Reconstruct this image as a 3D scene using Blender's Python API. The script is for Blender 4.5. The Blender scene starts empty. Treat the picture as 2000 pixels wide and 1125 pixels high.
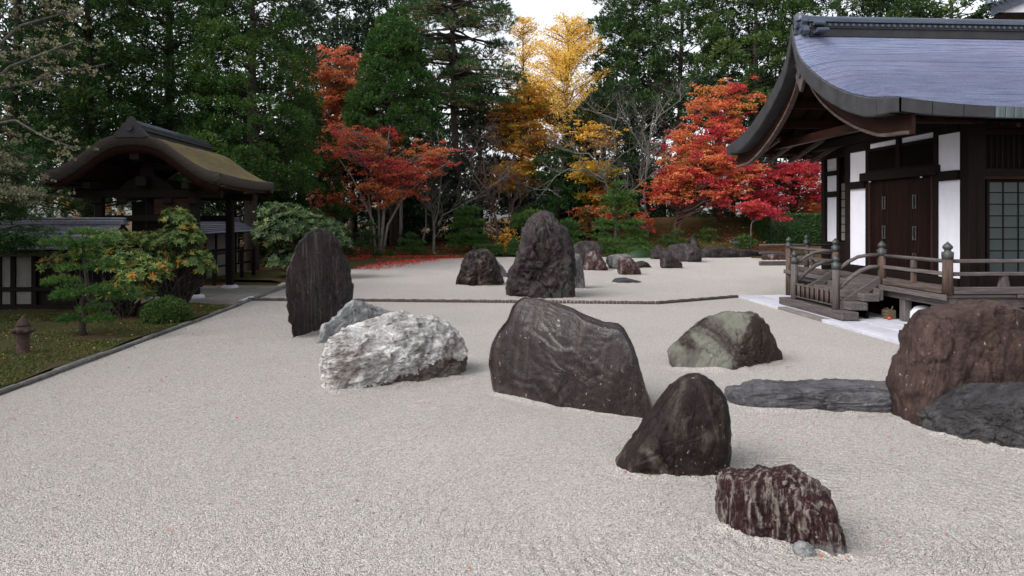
import bpy, bmesh, math, random
import numpy as np
from mathutils import Vector, Matrix, noise

# ------------------------------------------------------------------ camera, world, sun, exposure
SC = bpy.context.scene
COL = SC.collection
F_PX, EYE, HOR = 1333.0, 2.2, 429.0          # focal length in photo pixels, eye height in metres, row of the horizon
YAW = math.atan(80 / F_PX)
SA, CA = math.sin(YAW), math.cos(YAW)
cam = bpy.data.objects.new('camera', bpy.data.cameras.new('camera'))
COL.objects.link(cam)
cam.location = (0, 0, EYE)
cam.rotation_euler = (math.pi / 2, 0, -YAW)
cam.data.sensor_width = 36
cam.data.lens = 36 * F_PX / 2000
cam.data.shift_y = -(562.5 - HOR) / 2000
cam.data.clip_end = 2000
SC.camera = cam

SUN_EL, SUN_AZ = math.radians(44), math.radians(243)
world = bpy.data.worlds.new('World')
SC.world = world
world.use_nodes = True
wn, wl = world.node_tree.nodes, world.node_tree.links
bg = wn['Background']
sky = wn.new('ShaderNodeTexSky')
sky.sky_type = 'NISHITA'
sky.sun_disc = False
sky.sun_elevation = SUN_EL
sky.sun_rotation = SUN_AZ
sky.air_density = 1.0
sky.dust_density = 3.0
hs = wn.new('ShaderNodeHueSaturation')
hs.inputs['Saturation'].default_value = 0.22
wl.new(sky.outputs[0], hs.inputs['Color'])
wl.new(hs.outputs[0], bg.inputs['Color'])
bg.inputs['Strength'].default_value = 0.15
sun = bpy.data.objects.new('sun', bpy.data.lights.new('sun', 'SUN'))
COL.objects.link(sun)
sun.data.energy = 1.1
sun.data.angle = math.radians(40)
sun.data.color = (1.0, 0.96, 0.92)
sd = Vector((math.sin(SUN_AZ) * math.cos(SUN_EL), math.cos(SUN_AZ) * math.cos(SUN_EL), math.sin(SUN_EL)))
sun.rotation_euler = sd.to_track_quat('Z', 'Y').to_euler()
sun.location = (-20, -10, 30)
SC.view_settings.view_transform = 'Standard'
SC.view_settings.look = 'None'
SC.view_settings.gamma = 1
SC.view_settings.use_curve_mapping = False
SC.view_settings.exposure = 1.08

# ------------------------------------------------------------------ measuring helpers (photo -> metres)
def P(px, py, D):
    s = (px - 1000) / F_PX
    return Vector((D * (SA + s * CA), D * (CA - s * SA), EYE - (py - HOR) / F_PX * D))
def GD(py): return F_PX * EYE / (py - HOR)
def G(px, py): return P(px, py, GD(py))
def onX(px, py, X):
    s = (px - 1000) / F_PX
    return P(px, py, X / (SA + s * CA))
RIGHT, FWD = Vector((CA, -SA, 0)), Vector((SA, CA, 0))

# ------------------------------------------------------------------ materials
MATS = {}
def rgba(c): return (c[0], c[1], c[2], 1)
class NT:
    def __init__(s, name):
        s.m = bpy.data.materials.new(name); s.m.use_nodes = True
        s.n = s.m.node_tree.nodes; s.l = s.m.node_tree.links
        s.b = s.n['Principled BSDF']; s.out = s.n['Material Output']
        s.co = s.n.new('ShaderNodeTexCoord')
        MATS[name] = s.m
    def new(s, t, **k):
        q = s.n.new(t)
        for a, v in k.items():
            if a in q.inputs: q.inputs[a].default_value = v
            else: setattr(q, a, v)
        return q
    def link(s, a, b): s.l.new(a, b)
    def mapping(s, scale=(1, 1, 1), rot=(0, 0, 0), coord='Object'):
        m = s.new('ShaderNodeMapping'); m.inputs['Scale'].default_value = scale; m.inputs['Rotation'].default_value = rot
        s.link(s.co.outputs[coord], m.inputs[0]); return m.outputs[0]
    def noise(s, vec, scale, detail=6, rough=0.6, dist=0.0):
        q = s.new('ShaderNodeTexNoise'); q.inputs['Scale'].default_value = scale; q.inputs['Detail'].default_value = detail
        q.inputs['Roughness'].default_value = rough; q.inputs['Distortion'].default_value = dist
        if vec is not None: s.link(vec, q.inputs['Vector'])
        return q.outputs['Fac']
    def voro(s, vec, scale, feature='F1', out='Distance', rand=1.0):
        q = s.new('ShaderNodeTexVoronoi'); q.feature = feature; q.inputs['Scale'].default_value = scale; q.inputs['Randomness'].default_value = rand
        if vec is not None: s.link(vec, q.inputs['Vector'])
        return q.outputs[out]
    def ramp(s, fac, stops, interp='LINEAR'):
        r = s.new('ShaderNodeValToRGB'); r.color_ramp.interpolation = interp
        e = r.color_ramp.elements
        while len(e) < len(stops): e.new(0.5)
        for el, (p, c) in zip(e, stops):
            el.position = p
            el.color = rgba(c) if hasattr(c, '__len__') else (c, c, c, 1)
        s.link(fac, r.inputs[0]); return r.outputs[0]
    def mix(s, fac, a, b, mode='MIX'):
        q = s.new('ShaderNodeMix'); q.data_type = 'RGBA'; q.blend_type = mode
        for sock, v in ((q.inputs[0], fac), (q.inputs[6], a), (q.inputs[7], b)):
            if hasattr(v, 'is_linked') or hasattr(v, 'links'): s.link(v, sock)
            elif hasattr(v, '__len__'): sock.default_value = rgba(v)
            else: sock.default_value = v
        return q.outputs[2]
    def math(s, op, a, b=0.0):
        q = s.new('ShaderNodeMath'); q.operation = op
        for sock, v in ((q.inputs[0], a), (q.inputs[1], b)):
            if hasattr(v, 'links'): s.link(v, sock)
            else: sock.default_value = v
        return q.outputs[0]
    def bump(s, h, strength=0.5, dist=0.02, prev=None):
        q = s.new('ShaderNodeBump'); q.inputs['Strength'].default_value = strength; q.inputs['Distance'].default_value = dist
        s.link(h, q.inputs['Height'])
        if prev is not None: s.link(prev, q.inputs['Normal'])
        return q.outputs[0]
    def done(s, color=None, rough=0.7, normal=None, spec=None):
        if color is not None:
            if hasattr(color, 'links'): s.link(color, s.b.inputs['Base Color'])
            else: s.b.inputs['Base Color'].default_value = rgba(color)
        if hasattr(rough, 'links'): s.link(rough, s.b.inputs['Roughness'])
        else: s.b.inputs['Roughness'].default_value = rough
        if normal is not None: s.link(normal, s.b.inputs['Normal'])
        if spec is not None: s.b.inputs['Specular IOR Level'].default_value = spec
        return s.m

def simple_mat(name, c1, c2, scale=4, stretch=(1, 1, 1), rough=0.7, bump=0.3, dist=0.01, c3=None, spec=0.4, rnd=0.0):
    t = NT(name)
    v = t.mapping(stretch)
    n = t.noise(v, scale, 7, 0.65)
    col = t.ramp(n, [(0.3, c1), (0.7, c2)])
    if c3 is not None:
        n2 = t.noise(v, scale * 0.35, 5, 0.6)
        col = t.mix(t.ramp(n2, [(0.5, 0.0), (0.68, 1.0)]), col, c3)
    if rnd:
        oi = t.new('ShaderNodeObjectInfo')
        k = t.ramp(oi.outputs['Random'], [(0, 1 - rnd), (1, 1 + rnd)])
        col = t.mix(1.0, col, k, 'MULTIPLY')
    return t.done(col, rough, t.bump(n, bump, dist), spec)

def wood(name, c1, c2, axis=0, scale=3, rough=0.75, rnd=0.15, bump=0.4, spec=0.12):
    st = [9, 9, 9]; st[axis] = 0.7
    return simple_mat(name, c1, c2, scale, tuple(st), rough, bump, 0.006, rnd=rnd, spec=spec)

DARK1, DARK2 = (0.004, 0.0026, 0.0023), (0.011, 0.0065, 0.0058)
for ax, nm in enumerate('xyz'):
    wood('dark_timber_' + nm, DARK1, DARK2, ax)
    wood('grey_timber_' + nm, (0.040, 0.033, 0.033), (0.125, 0.108, 0.108), ax)
wood('brown_timber_z', (0.035, 0.022, 0.017), (0.11, 0.076, 0.062), 2)
wood('brown_timber_y', (0.03, 0.022, 0.019), (0.12, 0.09, 0.08), 1)
wood('red_timber_y', (0.008, 0.0035, 0.003), (0.034, 0.013, 0.009), 1, rough=0.45)
wood('red_timber_x', (0.011, 0.005, 0.004), (0.034, 0.014, 0.010), 0)
wood('door_timber_z', (0.004, 0.0018, 0.0016), (0.016, 0.0055, 0.0045), 2, rough=0.5, rnd=0.3)
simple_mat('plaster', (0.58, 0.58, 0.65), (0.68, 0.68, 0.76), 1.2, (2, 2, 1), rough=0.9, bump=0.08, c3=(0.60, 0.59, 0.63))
simple_mat('plaster_shaded', (0.11, 0.105, 0.098), (0.18, 0.17, 0.16), 2.5, (3, 3, 1), rough=0.9, bump=0.1)  # white plaster with the deep shade under yew and eaves put into the colour
simple_mat('black_metal', (0.018, 0.02, 0.02), (0.05, 0.055, 0.055), 8, rough=0.5, bump=0.2)
simple_mat('pale_stone', (0.34, 0.34, 0.385), (0.45, 0.45, 0.51), 5, rough=0.75, bump=0.2, rnd=0.08)
simple_mat('plinth_stone', (0.10, 0.094, 0.083), (0.19, 0.178, 0.16), 6, rough=0.8, bump=0.4, rnd=0.1)
simple_mat('paving_stone', (0.12, 0.115, 0.10), (0.21, 0.20, 0.18), 4, rough=0.8, bump=0.4, rnd=0.12)
simple_mat('curb_stone', (0.05, 0.05, 0.046), (0.14, 0.135, 0.125), 7, rough=0.85, bump=0.6, rnd=0.2)
simple_mat('edge_tile', (0.035, 0.025, 0.025), (0.085, 0.06, 0.055), 9, rough=0.7, bump=0.5)
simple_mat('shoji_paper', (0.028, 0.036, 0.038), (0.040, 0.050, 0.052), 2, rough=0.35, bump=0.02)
simple_mat('verge_copper', (0.016, 0.016, 0.018), (0.036, 0.036, 0.040), 3, rough=0.55, bump=0.1, rnd=0.12)
simple_mat('eave_copper', (0.022, 0.028, 0.031), (0.13, 0.165, 0.18), 2.2, (6, 1, 0.5), rough=0.5, bump=0.1, rnd=0.35)
simple_mat('ridge_copper', (0.022, 0.030, 0.045), (0.065, 0.082, 0.115), 3, (0.4, 4, 4), rough=0.35, bump=0.15)
simple_mat('ridge_dark', (0.012, 0.012, 0.014), (0.03, 0.03, 0.034), 3, rough=0.6)
simple_mat('crate_wood', (0.07, 0.048, 0.030), (0.14, 0.10, 0.06), 6, (1, 1, 6), rough=0.7)
simple_mat('orange_cloth', (0.35, 0.06, 0.02), (0.42, 0.085, 0.03), 6, rough=0.8)
simple_mat('white_sack', (0.6, 0.62, 0.68), (0.72, 0.74, 0.8), 8, rough=0.6)
simple_mat('rusty_iron', (0.028, 0.019, 0.017), (0.075, 0.048, 0.043), 14, rough=0.85, bump=0.7, c3=(0.08, 0.056, 0.05), spec=0.1)
simple_mat('wall_tile', (0.045, 0.045, 0.06), (0.13, 0.13, 0.17), 5, (2, 2, 2), rough=0.45, bump=0.3, rnd=0.25)
simple_mat('soil', (0.03, 0.018, 0.012), (0.09, 0.055, 0.035), 5, rough=0.95, bump=0.6, c3=(0.14, 0.05, 0.025))

def shingle_mat():
    t = NT('roof_shingle')
    v = t.mapping((0.55, 16, 16))
    n = t.noise(v, 2.2, 9, 0.75)
    n2 = t.noise(t.mapping((0.35, 1.2, 1.2)), 1.3, 4, 0.6)
    col = t.ramp(n, [(0.30, (0.055, 0.068, 0.115)), (0.5, (0.138, 0.170, 0.270)), (0.72, (0.235, 0.275, 0.385))])
    col = t.mix(t.ramp(n2, [(0.35, 0.0), (0.7, 0.5)]), col, (0.165, 0.145, 0.215))
    n3 = t.noise(t.mapping((5, 9, 9)), 7, 6, 0.8)
    n4 = t.noise(t.mapping((1, 1, 1)), 0.9, 5, 0.6)
    col = t.mix(1.0, col, t.ramp(n3, [(0.30, 0.62), (0.70, 1.32)]), 'MULTIPLY')
    col = t.mix(1.0, col, t.ramp(n4, [(0.35, (0.86, 0.86, 0.88)), (0.65, (1.05, 1.04, 1.02))]), 'MULTIPLY')
    return t.done(col, t.ramp(n, [(0.3, 0.45), (0.8, 0.7)]), t.bump(n3, 0.5, 0.008, t.bump(n, 0.6, 0.012)), 0.45)
shingle_mat()
def thatch_mat():
    t = NT('bark_thatch')
    n = t.noise(t.mapping((6, 1.5, 6)), 3, 8, 0.7)
    col = t.ramp(n, [(0.3, (0.048, 0.035, 0.018)), (0.7, (0.150, 0.112, 0.058))])
    n2 = t.noise(t.mapping((1, 1, 1)), 1.1, 6, 0.65)
    col = t.mix(t.ramp(n2, [(0.5, 0.0), (0.64, 0.85)]), col, (0.115, 0.125, 0.020))
    return t.done(col, 0.9, t.bump(n, 0.8, 0.02), 0.2)
thatch_mat()
simple_mat('thatch_edge', (0.020, 0.016, 0.015), (0.075, 0.060, 0.052), 5, (1, 1, 14), rough=0.9, bump=0.7)

def gravel_mat():
    t = NT('white_gravel')
    obj = t.mapping((1, 1, 1))
    wv = t.new('ShaderNodeTexNoise'); wv.inputs['Scale'].default_value = 40; wv.inputs['Detail'].default_value = 2; t.link(obj, wv.inputs['Vector'])
    vo = t.new('ShaderNodeTexVoronoi'); vo.inputs['Scale'].default_value = 78; t.link(obj, vo.inputs['Vector'])
    vo2 = t.new('ShaderNodeTexVoronoi'); vo2.inputs['Scale'].default_value = 160; t.link(obj, vo2.inputs['Vector'])
    sep = t.new('ShaderNodeSeparateColor'); t.link(vo.outputs['Color'], sep.inputs[0])
    sep2 = t.new('ShaderNodeSeparateColor'); t.link(vo2.outputs['Color'], sep2.inputs[0])
    c = t.ramp(sep.outputs[0], [(0.0, (0.11, 0.097, 0.094)), (0.09, (0.25, 0.225, 0.216)), (0.26, (0.37, 0.342, 0.327)), (0.75, (0.44, 0.415, 0.40)), (0.92, (0.50, 0.48, 0.47)), (1.0, (0.66, 0.65, 0.65))])
    c2 = t.ramp(sep2.outputs[1], [(0.0, (0.12, 0.105, 0.10)), (0.2, (0.32, 0.285, 0.27)), (0.7, (0.45, 0.42, 0.405)), (1.0, (0.60, 0.58, 0.575))])
    c = t.mix(0.5, c, c2)
    # faint raked rings round the foremost rock and straight strokes elsewhere
    sx = t.new('ShaderNodeSeparateXYZ'); t.link(t.co.outputs['Object'], sx.inputs[0])
    dx_, dy_ = t.math('SUBTRACT', sx.outputs[0], 2.55), t.math('SUBTRACT', sx.outputs[1], 4.55)
    rr_ = t.math('SQRT', t.math('ADD', t.math('MULTIPLY', t.math('MULTIPLY', dx_, dx_), .6), t.math('MULTIPLY', dy_, dy_)))
    wob_ = t.math('MULTIPLY', t.noise(obj, 0.8, 3, 0.5), 0.25)
    rings = t.math('SINE', t.math('MULTIPLY', t.math('ADD', rr_, wob_), 78.0))
    fade_ = t.math('MULTIPLY', t.ramp(t.math('MULTIPLY', rr_, 0.2), [(0.05, 1.0), (0.55, 0.25), (0.9, 0.0)]), t.ramp(t.noise(obj, 1.3, 3, .6), [(.42, 0.0), (.6, 1.0)]))
    rake = t.math('MULTIPLY', rings, fade_)
    tint = t.ramp(sep.outputs[2], [(0.0, (1.05, 0.99, 0.95)), (0.5, (.985, 1, .995)), (1.0, (0.93, 0.99, 1.02))])
    c = t.mix(1.0, c, tint, 'MULTIPLY')
    big = t.noise(obj, 0.28, 6, 0.62)
    c = t.mix(1.0, c, t.ramp(big, [(0.3, (0.98, 0.985, 0.975)), (0.7, (1.14, 1.115, 1.08))]), 'MULTIPLY')
    h = t.math('SUBTRACT', 1.0, vo.outputs['Distance'])
    h2 = t.math('SUBTRACT', 1.0, vo2.outputs['Distance'])
    nb = t.noise(obj, 7, 4, 0.6)
    b = t.bump(nb, 0.45, 0.06)
    b = t.bump(rake, 1.0, 0.020, b)
    b = t.bump(h, 1.0, 0.016, b)
    b = t.bump(h2, 0.8, 0.007, b)
    return t.done(c, 0.85, b, 0.25)
gravel_mat()
def moss_mat():
    t = NT('moss')
    o = t.mapping()
    n = t.noise(o, 1.1, 8, 0.7)
    f = t.noise(o, 45, 4, 0.7)
    col = t.ramp(n, [(0.34, (0.022, 0.034, 0.008)), (0.46, (0.046, 0.048, 0.012)), (0.56, (0.064, 0.048, 0.020)), (0.70, (0.070, 0.043, 0.029))])
    col = t.mix(1.0, col, t.ramp(f, [(0.3, 0.55), (0.7, 1.35)]), 'MULTIPLY')
    return t.done(col, 0.95, t.bump(f, 0.9, 0.03), 0.15)
moss_mat()
def ground_mat():
    t = NT('forest_floor')
    o = t.mapping()
    n = t.noise(o, 0.5, 8, 0.7)
    f = t.noise(o, 9, 6, 0.75)
    col = t.ramp(n, [(0.38, (0.030, 0.040, 0.010)), (0.5, (0.07, 0.045, 0.020)), (0.62, (0.13, 0.045, 0.022))])
    col = t.mix(1.0, col, t.ramp(f, [(0.3, 0.5), (0.7, 1.4)]), 'MULTIPLY')
    return t.done(col, 0.95, t.bump(f, 0.8, 0.08), 0.1)
ground_mat()

def rock_mat(name, c1, c2, streak, s_amt=0.5, s_dir=(0, 0, 0), s_scale=(9, 9, 0.8), speck=0.5, rough=(0.35, 0.65), patch=None, p_amt=0.0, bump=0.6, scale=1.6, speckc=(0.40, 0.40, 0.40), stain=None, crack=1.1, spec=0.18, st=(0.52, 0.66), pt=(0.53, 0.60)):
    t = NT(name)
    o = t.mapping()
    n = t.noise(o, scale, 10, 0.68, 0.4)
    fine = t.noise(o, 14, 8, 0.7)
    sv = t.mapping(s_scale, s_dir)
    sn = t.noise(sv, 1.6, 9, 0.72, 0.25)
    col = t.ramp(n, [(0.32, c1), (0.66, c2)])
    col = t.mix(1.0, col, t.ramp(fine, [(0.28, 0.6), (0.72, 1.35)]), 'MULTIPLY')
    sf = t.math('MULTIPLY', t.ramp(sn, [(st[0], 0.0), (st[1], 1.0)]), s_amt)
    col = t.mix(sf, col, streak)
    if patch is not None:
        pn = t.noise(o, 1.1, 6, 0.6, 0.6)
        col = t.mix(t.math('MULTIPLY', t.ramp(pn, [(pt[0], 0.0), (pt[1], 1.0)]), p_amt), col, patch)
    if stain is not None:
        # a dark weather stain of its own shape on one flank: (axis weights, threshold, colour)
        wts, lo, hi, sc_ = stain
        sx = t.new('ShaderNodeSeparateXYZ'); t.link(t.co.outputs['Object'], sx.inputs[0])
        f = t.math('ADD', t.math('ADD', t.math('MULTIPLY', sx.outputs[0], wts[0]), t.math('MULTIPLY', sx.outputs[1], wts[1])), t.math('MULTIPLY', sx.outputs[2], wts[2]))
        f = t.math('ADD', f, t.math('MULTIPLY', t.math('SUBTRACT', t.noise(t.mapping((3, 3, 1.2)), 1.5, 7, .65), .5), 1.1))
        col = t.mix(t.ramp(f, [(lo, 0.0), (hi, 0.88)]), col, t.mix(sn, sc_, (sc_[0] * 3.2, sc_[1] * 3.1, sc_[2] * 2.8)))
    if speck:
        sp = t.noise(t.mapping((1, 1, 0.7), (0.3, 0.2, 0)), 24, 3, 0.55)
        sp2 = t.noise(o, 2.4, 3, 0.5)
        k = t.math('MULTIPLY', t.ramp(sp, [(0.66, 0.0), (0.71, 1.0)]), t.ramp(sp2, [(0.45, 0.0), (0.6, 1.0)]))
        col = t.mix(t.math('MULTIPLY', k, speck), col, speckc)
    wn_ = t.new('ShaderNodeTexNoise'); wn_.inputs['Scale'].default_value = 2.2; wn_.inputs['Detail'].default_value = 5; t.link(o, wn_.inputs['Vector'])
    wv_ = t.mix(0.9, sv, wn_.outputs['Color'], 'ADD')
    ck = t.voro(wv_, crack, 'DISTANCE_TO_EDGE')
    brk = t.ramp(t.noise(o, 1.7, 4, 0.6), [(0.44, 1.0), (0.58, 0.0)])
    ckm = t.math('MAXIMUM', t.ramp(ck, [(0.0, 0.0), (0.03, 0.8), (0.10, 1.0)]), brk)
    col = t.mix(1.0, col, t.math('MAXIMUM', t.ramp(ck, [(0.0, 0.55), (0.025, 1.0)]), brk), 'MULTIPLY')
    grit = t.noise(o, 48, 5, 0.75)
    b = t.bump(ckm, min(1, bump * 0.7), 0.035)
    b = t.bump(sn, bump * 0.8, 0.06, b)
    b = t.bump(n, bump * 0.8, 0.12, b)
    b = t.bump(fine, bump * 0.8, 0.02, b)
    b = t.bump(grit, bump * 0.6, 0.006, b)
    return t.done(col, t.ramp(fine, [(0.3, rough[0]), (0.7, rough[1])]), b, spec)

def leaf_mat(name, stops, trans=0.3, rough=0.55, spec=0.25):
    t = NT(name)
    a = t.new('ShaderNodeAttribute'); a.attribute_name = 'tint'
    col = t.ramp(a.outputs['Fac'], stops)
    t.done(col, rough, None, spec)
    tr = t.new('ShaderNodeBsdfTranslucent'); t.link(col, tr.inputs['Color'])
    mx = t.new('ShaderNodeMixShader'); mx.inputs[0].default_value = trans
    t.link(t.b.outputs[0], mx.inputs[1]); t.link(tr.outputs[0], mx.inputs[2]); t.link(mx.outputs[0], t.out.inputs[0])
    return t.m
leaf_mat('cedar_leaf', [(0, (0.010, 0.024, 0.006)), (0.45, (0.022, 0.062, 0.011)), (0.8, (0.055, 0.115, 0.018)), (1, (0.095, 0.145, 0.022))])
leaf_mat('cedar_dark_leaf', [(0, (0.010, 0.024, 0.010)), (0.6, (0.030, 0.070, 0.018)), (1, (0.085, 0.125, 0.028))])
leaf_mat('hinoki_leaf', [(0, (0.012, 0.036, 0.010)), (0.6, (0.032, 0.088, 0.018)), (1, (0.080, 0.145, 0.026))])
leaf_mat('pine_leaf', [(0, (0.018, 0.045, 0.018)), (0.6, (0.045, 0.105, 0.035)), (0.86, (0.085, 0.135, 0.045)), (1, (0.20, 0.10, 0.05))])
leaf_mat('garden_pine_leaf', [(0, (0.022, 0.055, 0.014)), (0.6, (0.055, 0.13, 0.028)), (1, (0.13, 0.21, 0.042))])
leaf_mat('maple_leaf', [(0, (0.44, 0.035, 0.065)), (0.3, (0.58, 0.085, 0.080)), (0.55, (0.64, 0.17, 0.085)), (0.8, (0.68, 0.26, 0.09)), (1, (0.40, 0.25, 0.06))], 0.45)
leaf_mat('fading_maple_leaf', [(0, (0.07, 0.075, 0.014)), (0.3, (0.20, 0.105, 0.022)), (0.6, (0.50, 0.17, 0.07)), (1, (0.58, 0.155, 0.09))], 0.42)
leaf_mat('larch_leaf', [(0, (0.62, 0.34, 0.05)), (0.5, (0.84, 0.56, 0.10)), (1, (0.88, 0.66, 0.20))], 0.4)
leaf_mat('gold_leaf', [(0, (0.10, 0.12, 0.02)), (0.35, (0.38, 0.29, 0.035)), (0.7, (0.68, 0.38, 0.05)), (1, (0.62, 0.24, 0.05))], 0.42)
leaf_mat('rhododendron_leaf', [(0, (0.035, 0.075, 0.020)), (0.5, (0.105, 0.165, 0.042)), (0.8, (0.175, 0.245, 0.058)), (0.9, (0.25, 0.30, 0.075)), (0.93, (0.50, 0.22, 0.03)), (1, (0.55, 0.18, 0.02))], 0.2, 0.5, 0.25)
leaf_mat('dull_leaf', [(0, (0.022, 0.046, 0.018)), (0.5, (0.056, 0.098, 0.036)), (0.9, (0.12, 0.165, 0.058)), (1, (0.24, 0.24, 0.08))], 0.15, 0.5, 0.2)
leaf_mat('lichen_leaf', [(0, (0.10, 0.13, 0.045)), (0.3, (0.23, 0.22, 0.14)), (0.90, (0.36, 0.35, 0.20)), (0.94, (0.35, 0.12, 0.08)), (1, (0.45, 0.14, 0.09))], 0.2)
leaf_mat('hedge_leaf', [(0, (0.015, 0.040, 0.012)), (0.6, (0.035, 0.085, 0.022)), (1, (0.08, 0.14, 0.03))], 0.15)
leaf_mat('azalea_leaf', [(0, (0.03, 0.06, 0.015)), (0.6, (0.06, 0.12, 0.02)), (0.93, (0.10, 0.16, 0.03)), (1, (0.35, 0.09, 0.03))], 0.15)
leaf_mat('far_leaf', [(0, (0.012, 0.026, 0.014)), (0.6, (0.030, 0.060, 0.026)), (1, (0.07, 0.085, 0.03))], 0.2)
leaf_mat('moss_tuft', [(0, (0.030, 0.045, 0.008)), (0.5, (0.072, 0.088, 0.016)), (1, (0.13, 0.115, 0.03))], 0.2)
leaf_mat('litter_leaf', [(0, (0.55, 0.03, 0.035)), (0.4, (0.58, 0.08, 0.035)), (0.7, (0.50, 0.17, 0.06)), (0.88, (0.14, 0.05, 0.03)), (1, (0.65, 0.42, 0.20))], 0.15)
simple_mat('bark_dark', (0.014, 0.011, 0.009), (0.05, 0.038, 0.030), 6, (4, 4, 0.7), rough=0.95, bump=0.8)
simple_mat('bark_grey', (0.06, 0.058, 0.050), (0.17, 0.163, 0.145), 5, (2, 2, 1), rough=0.9, bump=0.6, c3=(0.07, 0.075, 0.055))
simple_mat('bark_pale', (0.11, 0.098, 0.088), (0.26, 0.238, 0.215), 5, (2, 2, 1), rough=0.9, bump=0.6, c3=(0.14, 0.15, 0.09))
simple_mat('bark_red', (0.04, 0.02, 0.016), (0.115, 0.062, 0.05), 5, (3, 3, 0.7), rough=0.9, bump=0.6)
simple_mat('twig', (0.03, 0.024, 0.024), (0.085, 0.07, 0.068), 3, rough=0.95, bump=0.1)

# ------------------------------------------------------------------ mesh helpers
class MB:
    def __init__(s): s.v, s.f = [], []
    def add(s, vs, fs):
        o = len(s.v); s.v += [tuple(v) for v in vs]; s.f += [tuple(i + o for i in f) for f in fs]
    def box(s, x0, x1, y0, y1, z0, z1, bev=0.0):
        if bev <= 0:
            s.add([(x0, y0, z0), (x1, y0, z0), (x1, y1, z0), (x0, y1, z0), (x0, y0, z1), (x1, y0, z1), (x1, y1, z1), (x0, y1, z1)],
                  [(0, 3, 2, 1), (4, 5, 6, 7), (0, 1, 5, 4), (1, 2, 6, 5), (2, 3, 7, 6), (3, 0, 4, 7)])
        else:
            b = min(bev, (x1 - x0) / 3, (y1 - y0) / 3, (z1 - z0) / 3)
            vs, idx = [], {}
            for ix in (0, 1):
                for iy in (0, 1):
                    for iz in (0, 1):
                        c = ((x0, x1)[ix], (y0, y1)[iy], (z0, z1)[iz]); sg = (1 - 2 * ix, 1 - 2 * iy, 1 - 2 * iz)
                        for k in range(3):
                            p = [c[j] + (0 if j == k else sg[j] * b) for j in range(3)]
                            idx[(ix, iy, iz, k)] = len(vs); vs.append(p)
            fs = []
            R = [(0, 0), (1, 0), (1, 1), (0, 1)]
            for q in (0, 1):
                fs.append([idx[(q, i, j, 0)] for i, j in R]); fs.append([idx[(i, q, j, 1)] for i, j in R]); fs.append([idx[(i, j, q, 2)] for i, j in R])
            for i in (0, 1):
                for j in (0, 1):
                    fs.append([idx[(i, j, 0, 0)], idx[(i, j, 1, 0)], idx[(i, j, 1, 1)], idx[(i, j, 0, 1)]])
                    fs.append([idx[(i, 0, j, 0)], idx[(i, 1, j, 0)], idx[(i, 1, j, 2)], idx[(i, 0, j, 2)]])
                    fs.append([idx[(0, i, j, 1)], idx[(1, i, j, 1)], idx[(1, i, j, 2)], idx[(0, i, j, 2)]])
                    for k in (0, 1): fs.append([idx[(i, j, k, 0)], idx[(i, j, k, 1)], idx[(i, j, k, 2)]])
            s.add(vs, fs)
    def tube(s, pts, radii, n=8, cap=True):
        pts = [Vector(p) for p in pts]
        rings = []
        ref = Vector((0.31, 0.17, 0.93))
        for i, p in enumerate(pts):
            t = (pts[min(i + 1, len(pts) - 1)] - pts[max(i - 1, 0)]).normalized()
            if abs(t.dot(ref)) > 0.97: ref = Vector((0.9, 0.3, 0.1))
            u = t.cross(ref).normalized(); w = t.cross(u)
            r = radii[i] if hasattr(radii, '__len__') else radii
            rings.append([p + (u * math.cos(2 * math.pi * k / n) + w * math.sin(2 * math.pi * k / n)) * r for k in range(n)])
        o = len(s.v)
        for rg in rings: s.v += [tuple(q) for q in rg]
        for i in range(len(pts) - 1):
            for k in range(n):
                a, b = o + i * n + k, o + i * n + (k + 1) % n
                s.f.append((a, b, b + n, a + n))
        if cap:
            s.f.append(tuple(o + k for k in range(n))[::-1]); s.f.append(tuple(o + (len(pts) - 1) * n + k for k in range(n)))
    def lathe(s, cx, cy, prof, n=14):
        o = len(s.v)
        for r, z in prof:
            for k in range(n):
                a = 2 * math.pi * k / n; s.v.append((cx + r * math.cos(a), cy + r * math.sin(a), z))
        for i in range(len(prof) - 1):
            for k in range(n):
                a, b = o + i * n + k, o + i * n + (k + 1) % n
                s.f.append((a, b, b + n, a + n))
        s.f.append(tuple(o + k for k in range(n))[::-1]); s.f.append(tuple(o + (len(prof) - 1) * n + k for k in range(n)))
    def grid(s, rows, close=False):
        o = len(s.v); m = len(rows[0])
        for r in rows: s.v += [tuple(q) for q in r]
        for i in range(len(rows) - 1):
            for j in range(m - 1 + (1 if close else 0)):
                a, b = o + i * m + j, o + i * m + (j + 1) % m
                s.f.append((a, b, b + m, a + m))
    def prism(s, poly, axis, a0, a1):
        # poly of 2D points, extruded along axis; axis 0: poly=(y,z); 1: poly=(x,z); 2: poly=(x,y)
        def mk(p, a): return (a, p[0], p[1]) if axis == 0 else (p[0], a, p[1]) if axis == 1 else (p[0], p[1], a)
        n = len(poly); o = len(s.v)
        s.v += [mk(p, a0) for p in poly] + [mk(p, a1) for p in poly]
        s.f += [tuple(o + i for i in range(n)), tuple(o + n + i for i in range(n))[::-1]]
        for i in range(n): s.f.append((o + i, o + (i + 1) % n, o + n + (i + 1) % n, o + n + i))
    def mesh(s, name, m, smooth=False):
        me = bpy.data.meshes.new(name); me.from_pydata(s.v, [], s.f); me.materials.append(MATS[m] if isinstance(m, str) else m)
        bm = bmesh.new(); bm.from_mesh(me); bmesh.ops.recalc_face_normals(bm, faces=bm.faces); bm.to_mesh(me); bm.free()
        if smooth:
            me.polygons.foreach_set('use_smooth', [True] * len(me.polygons))
        me.update(); return me

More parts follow.
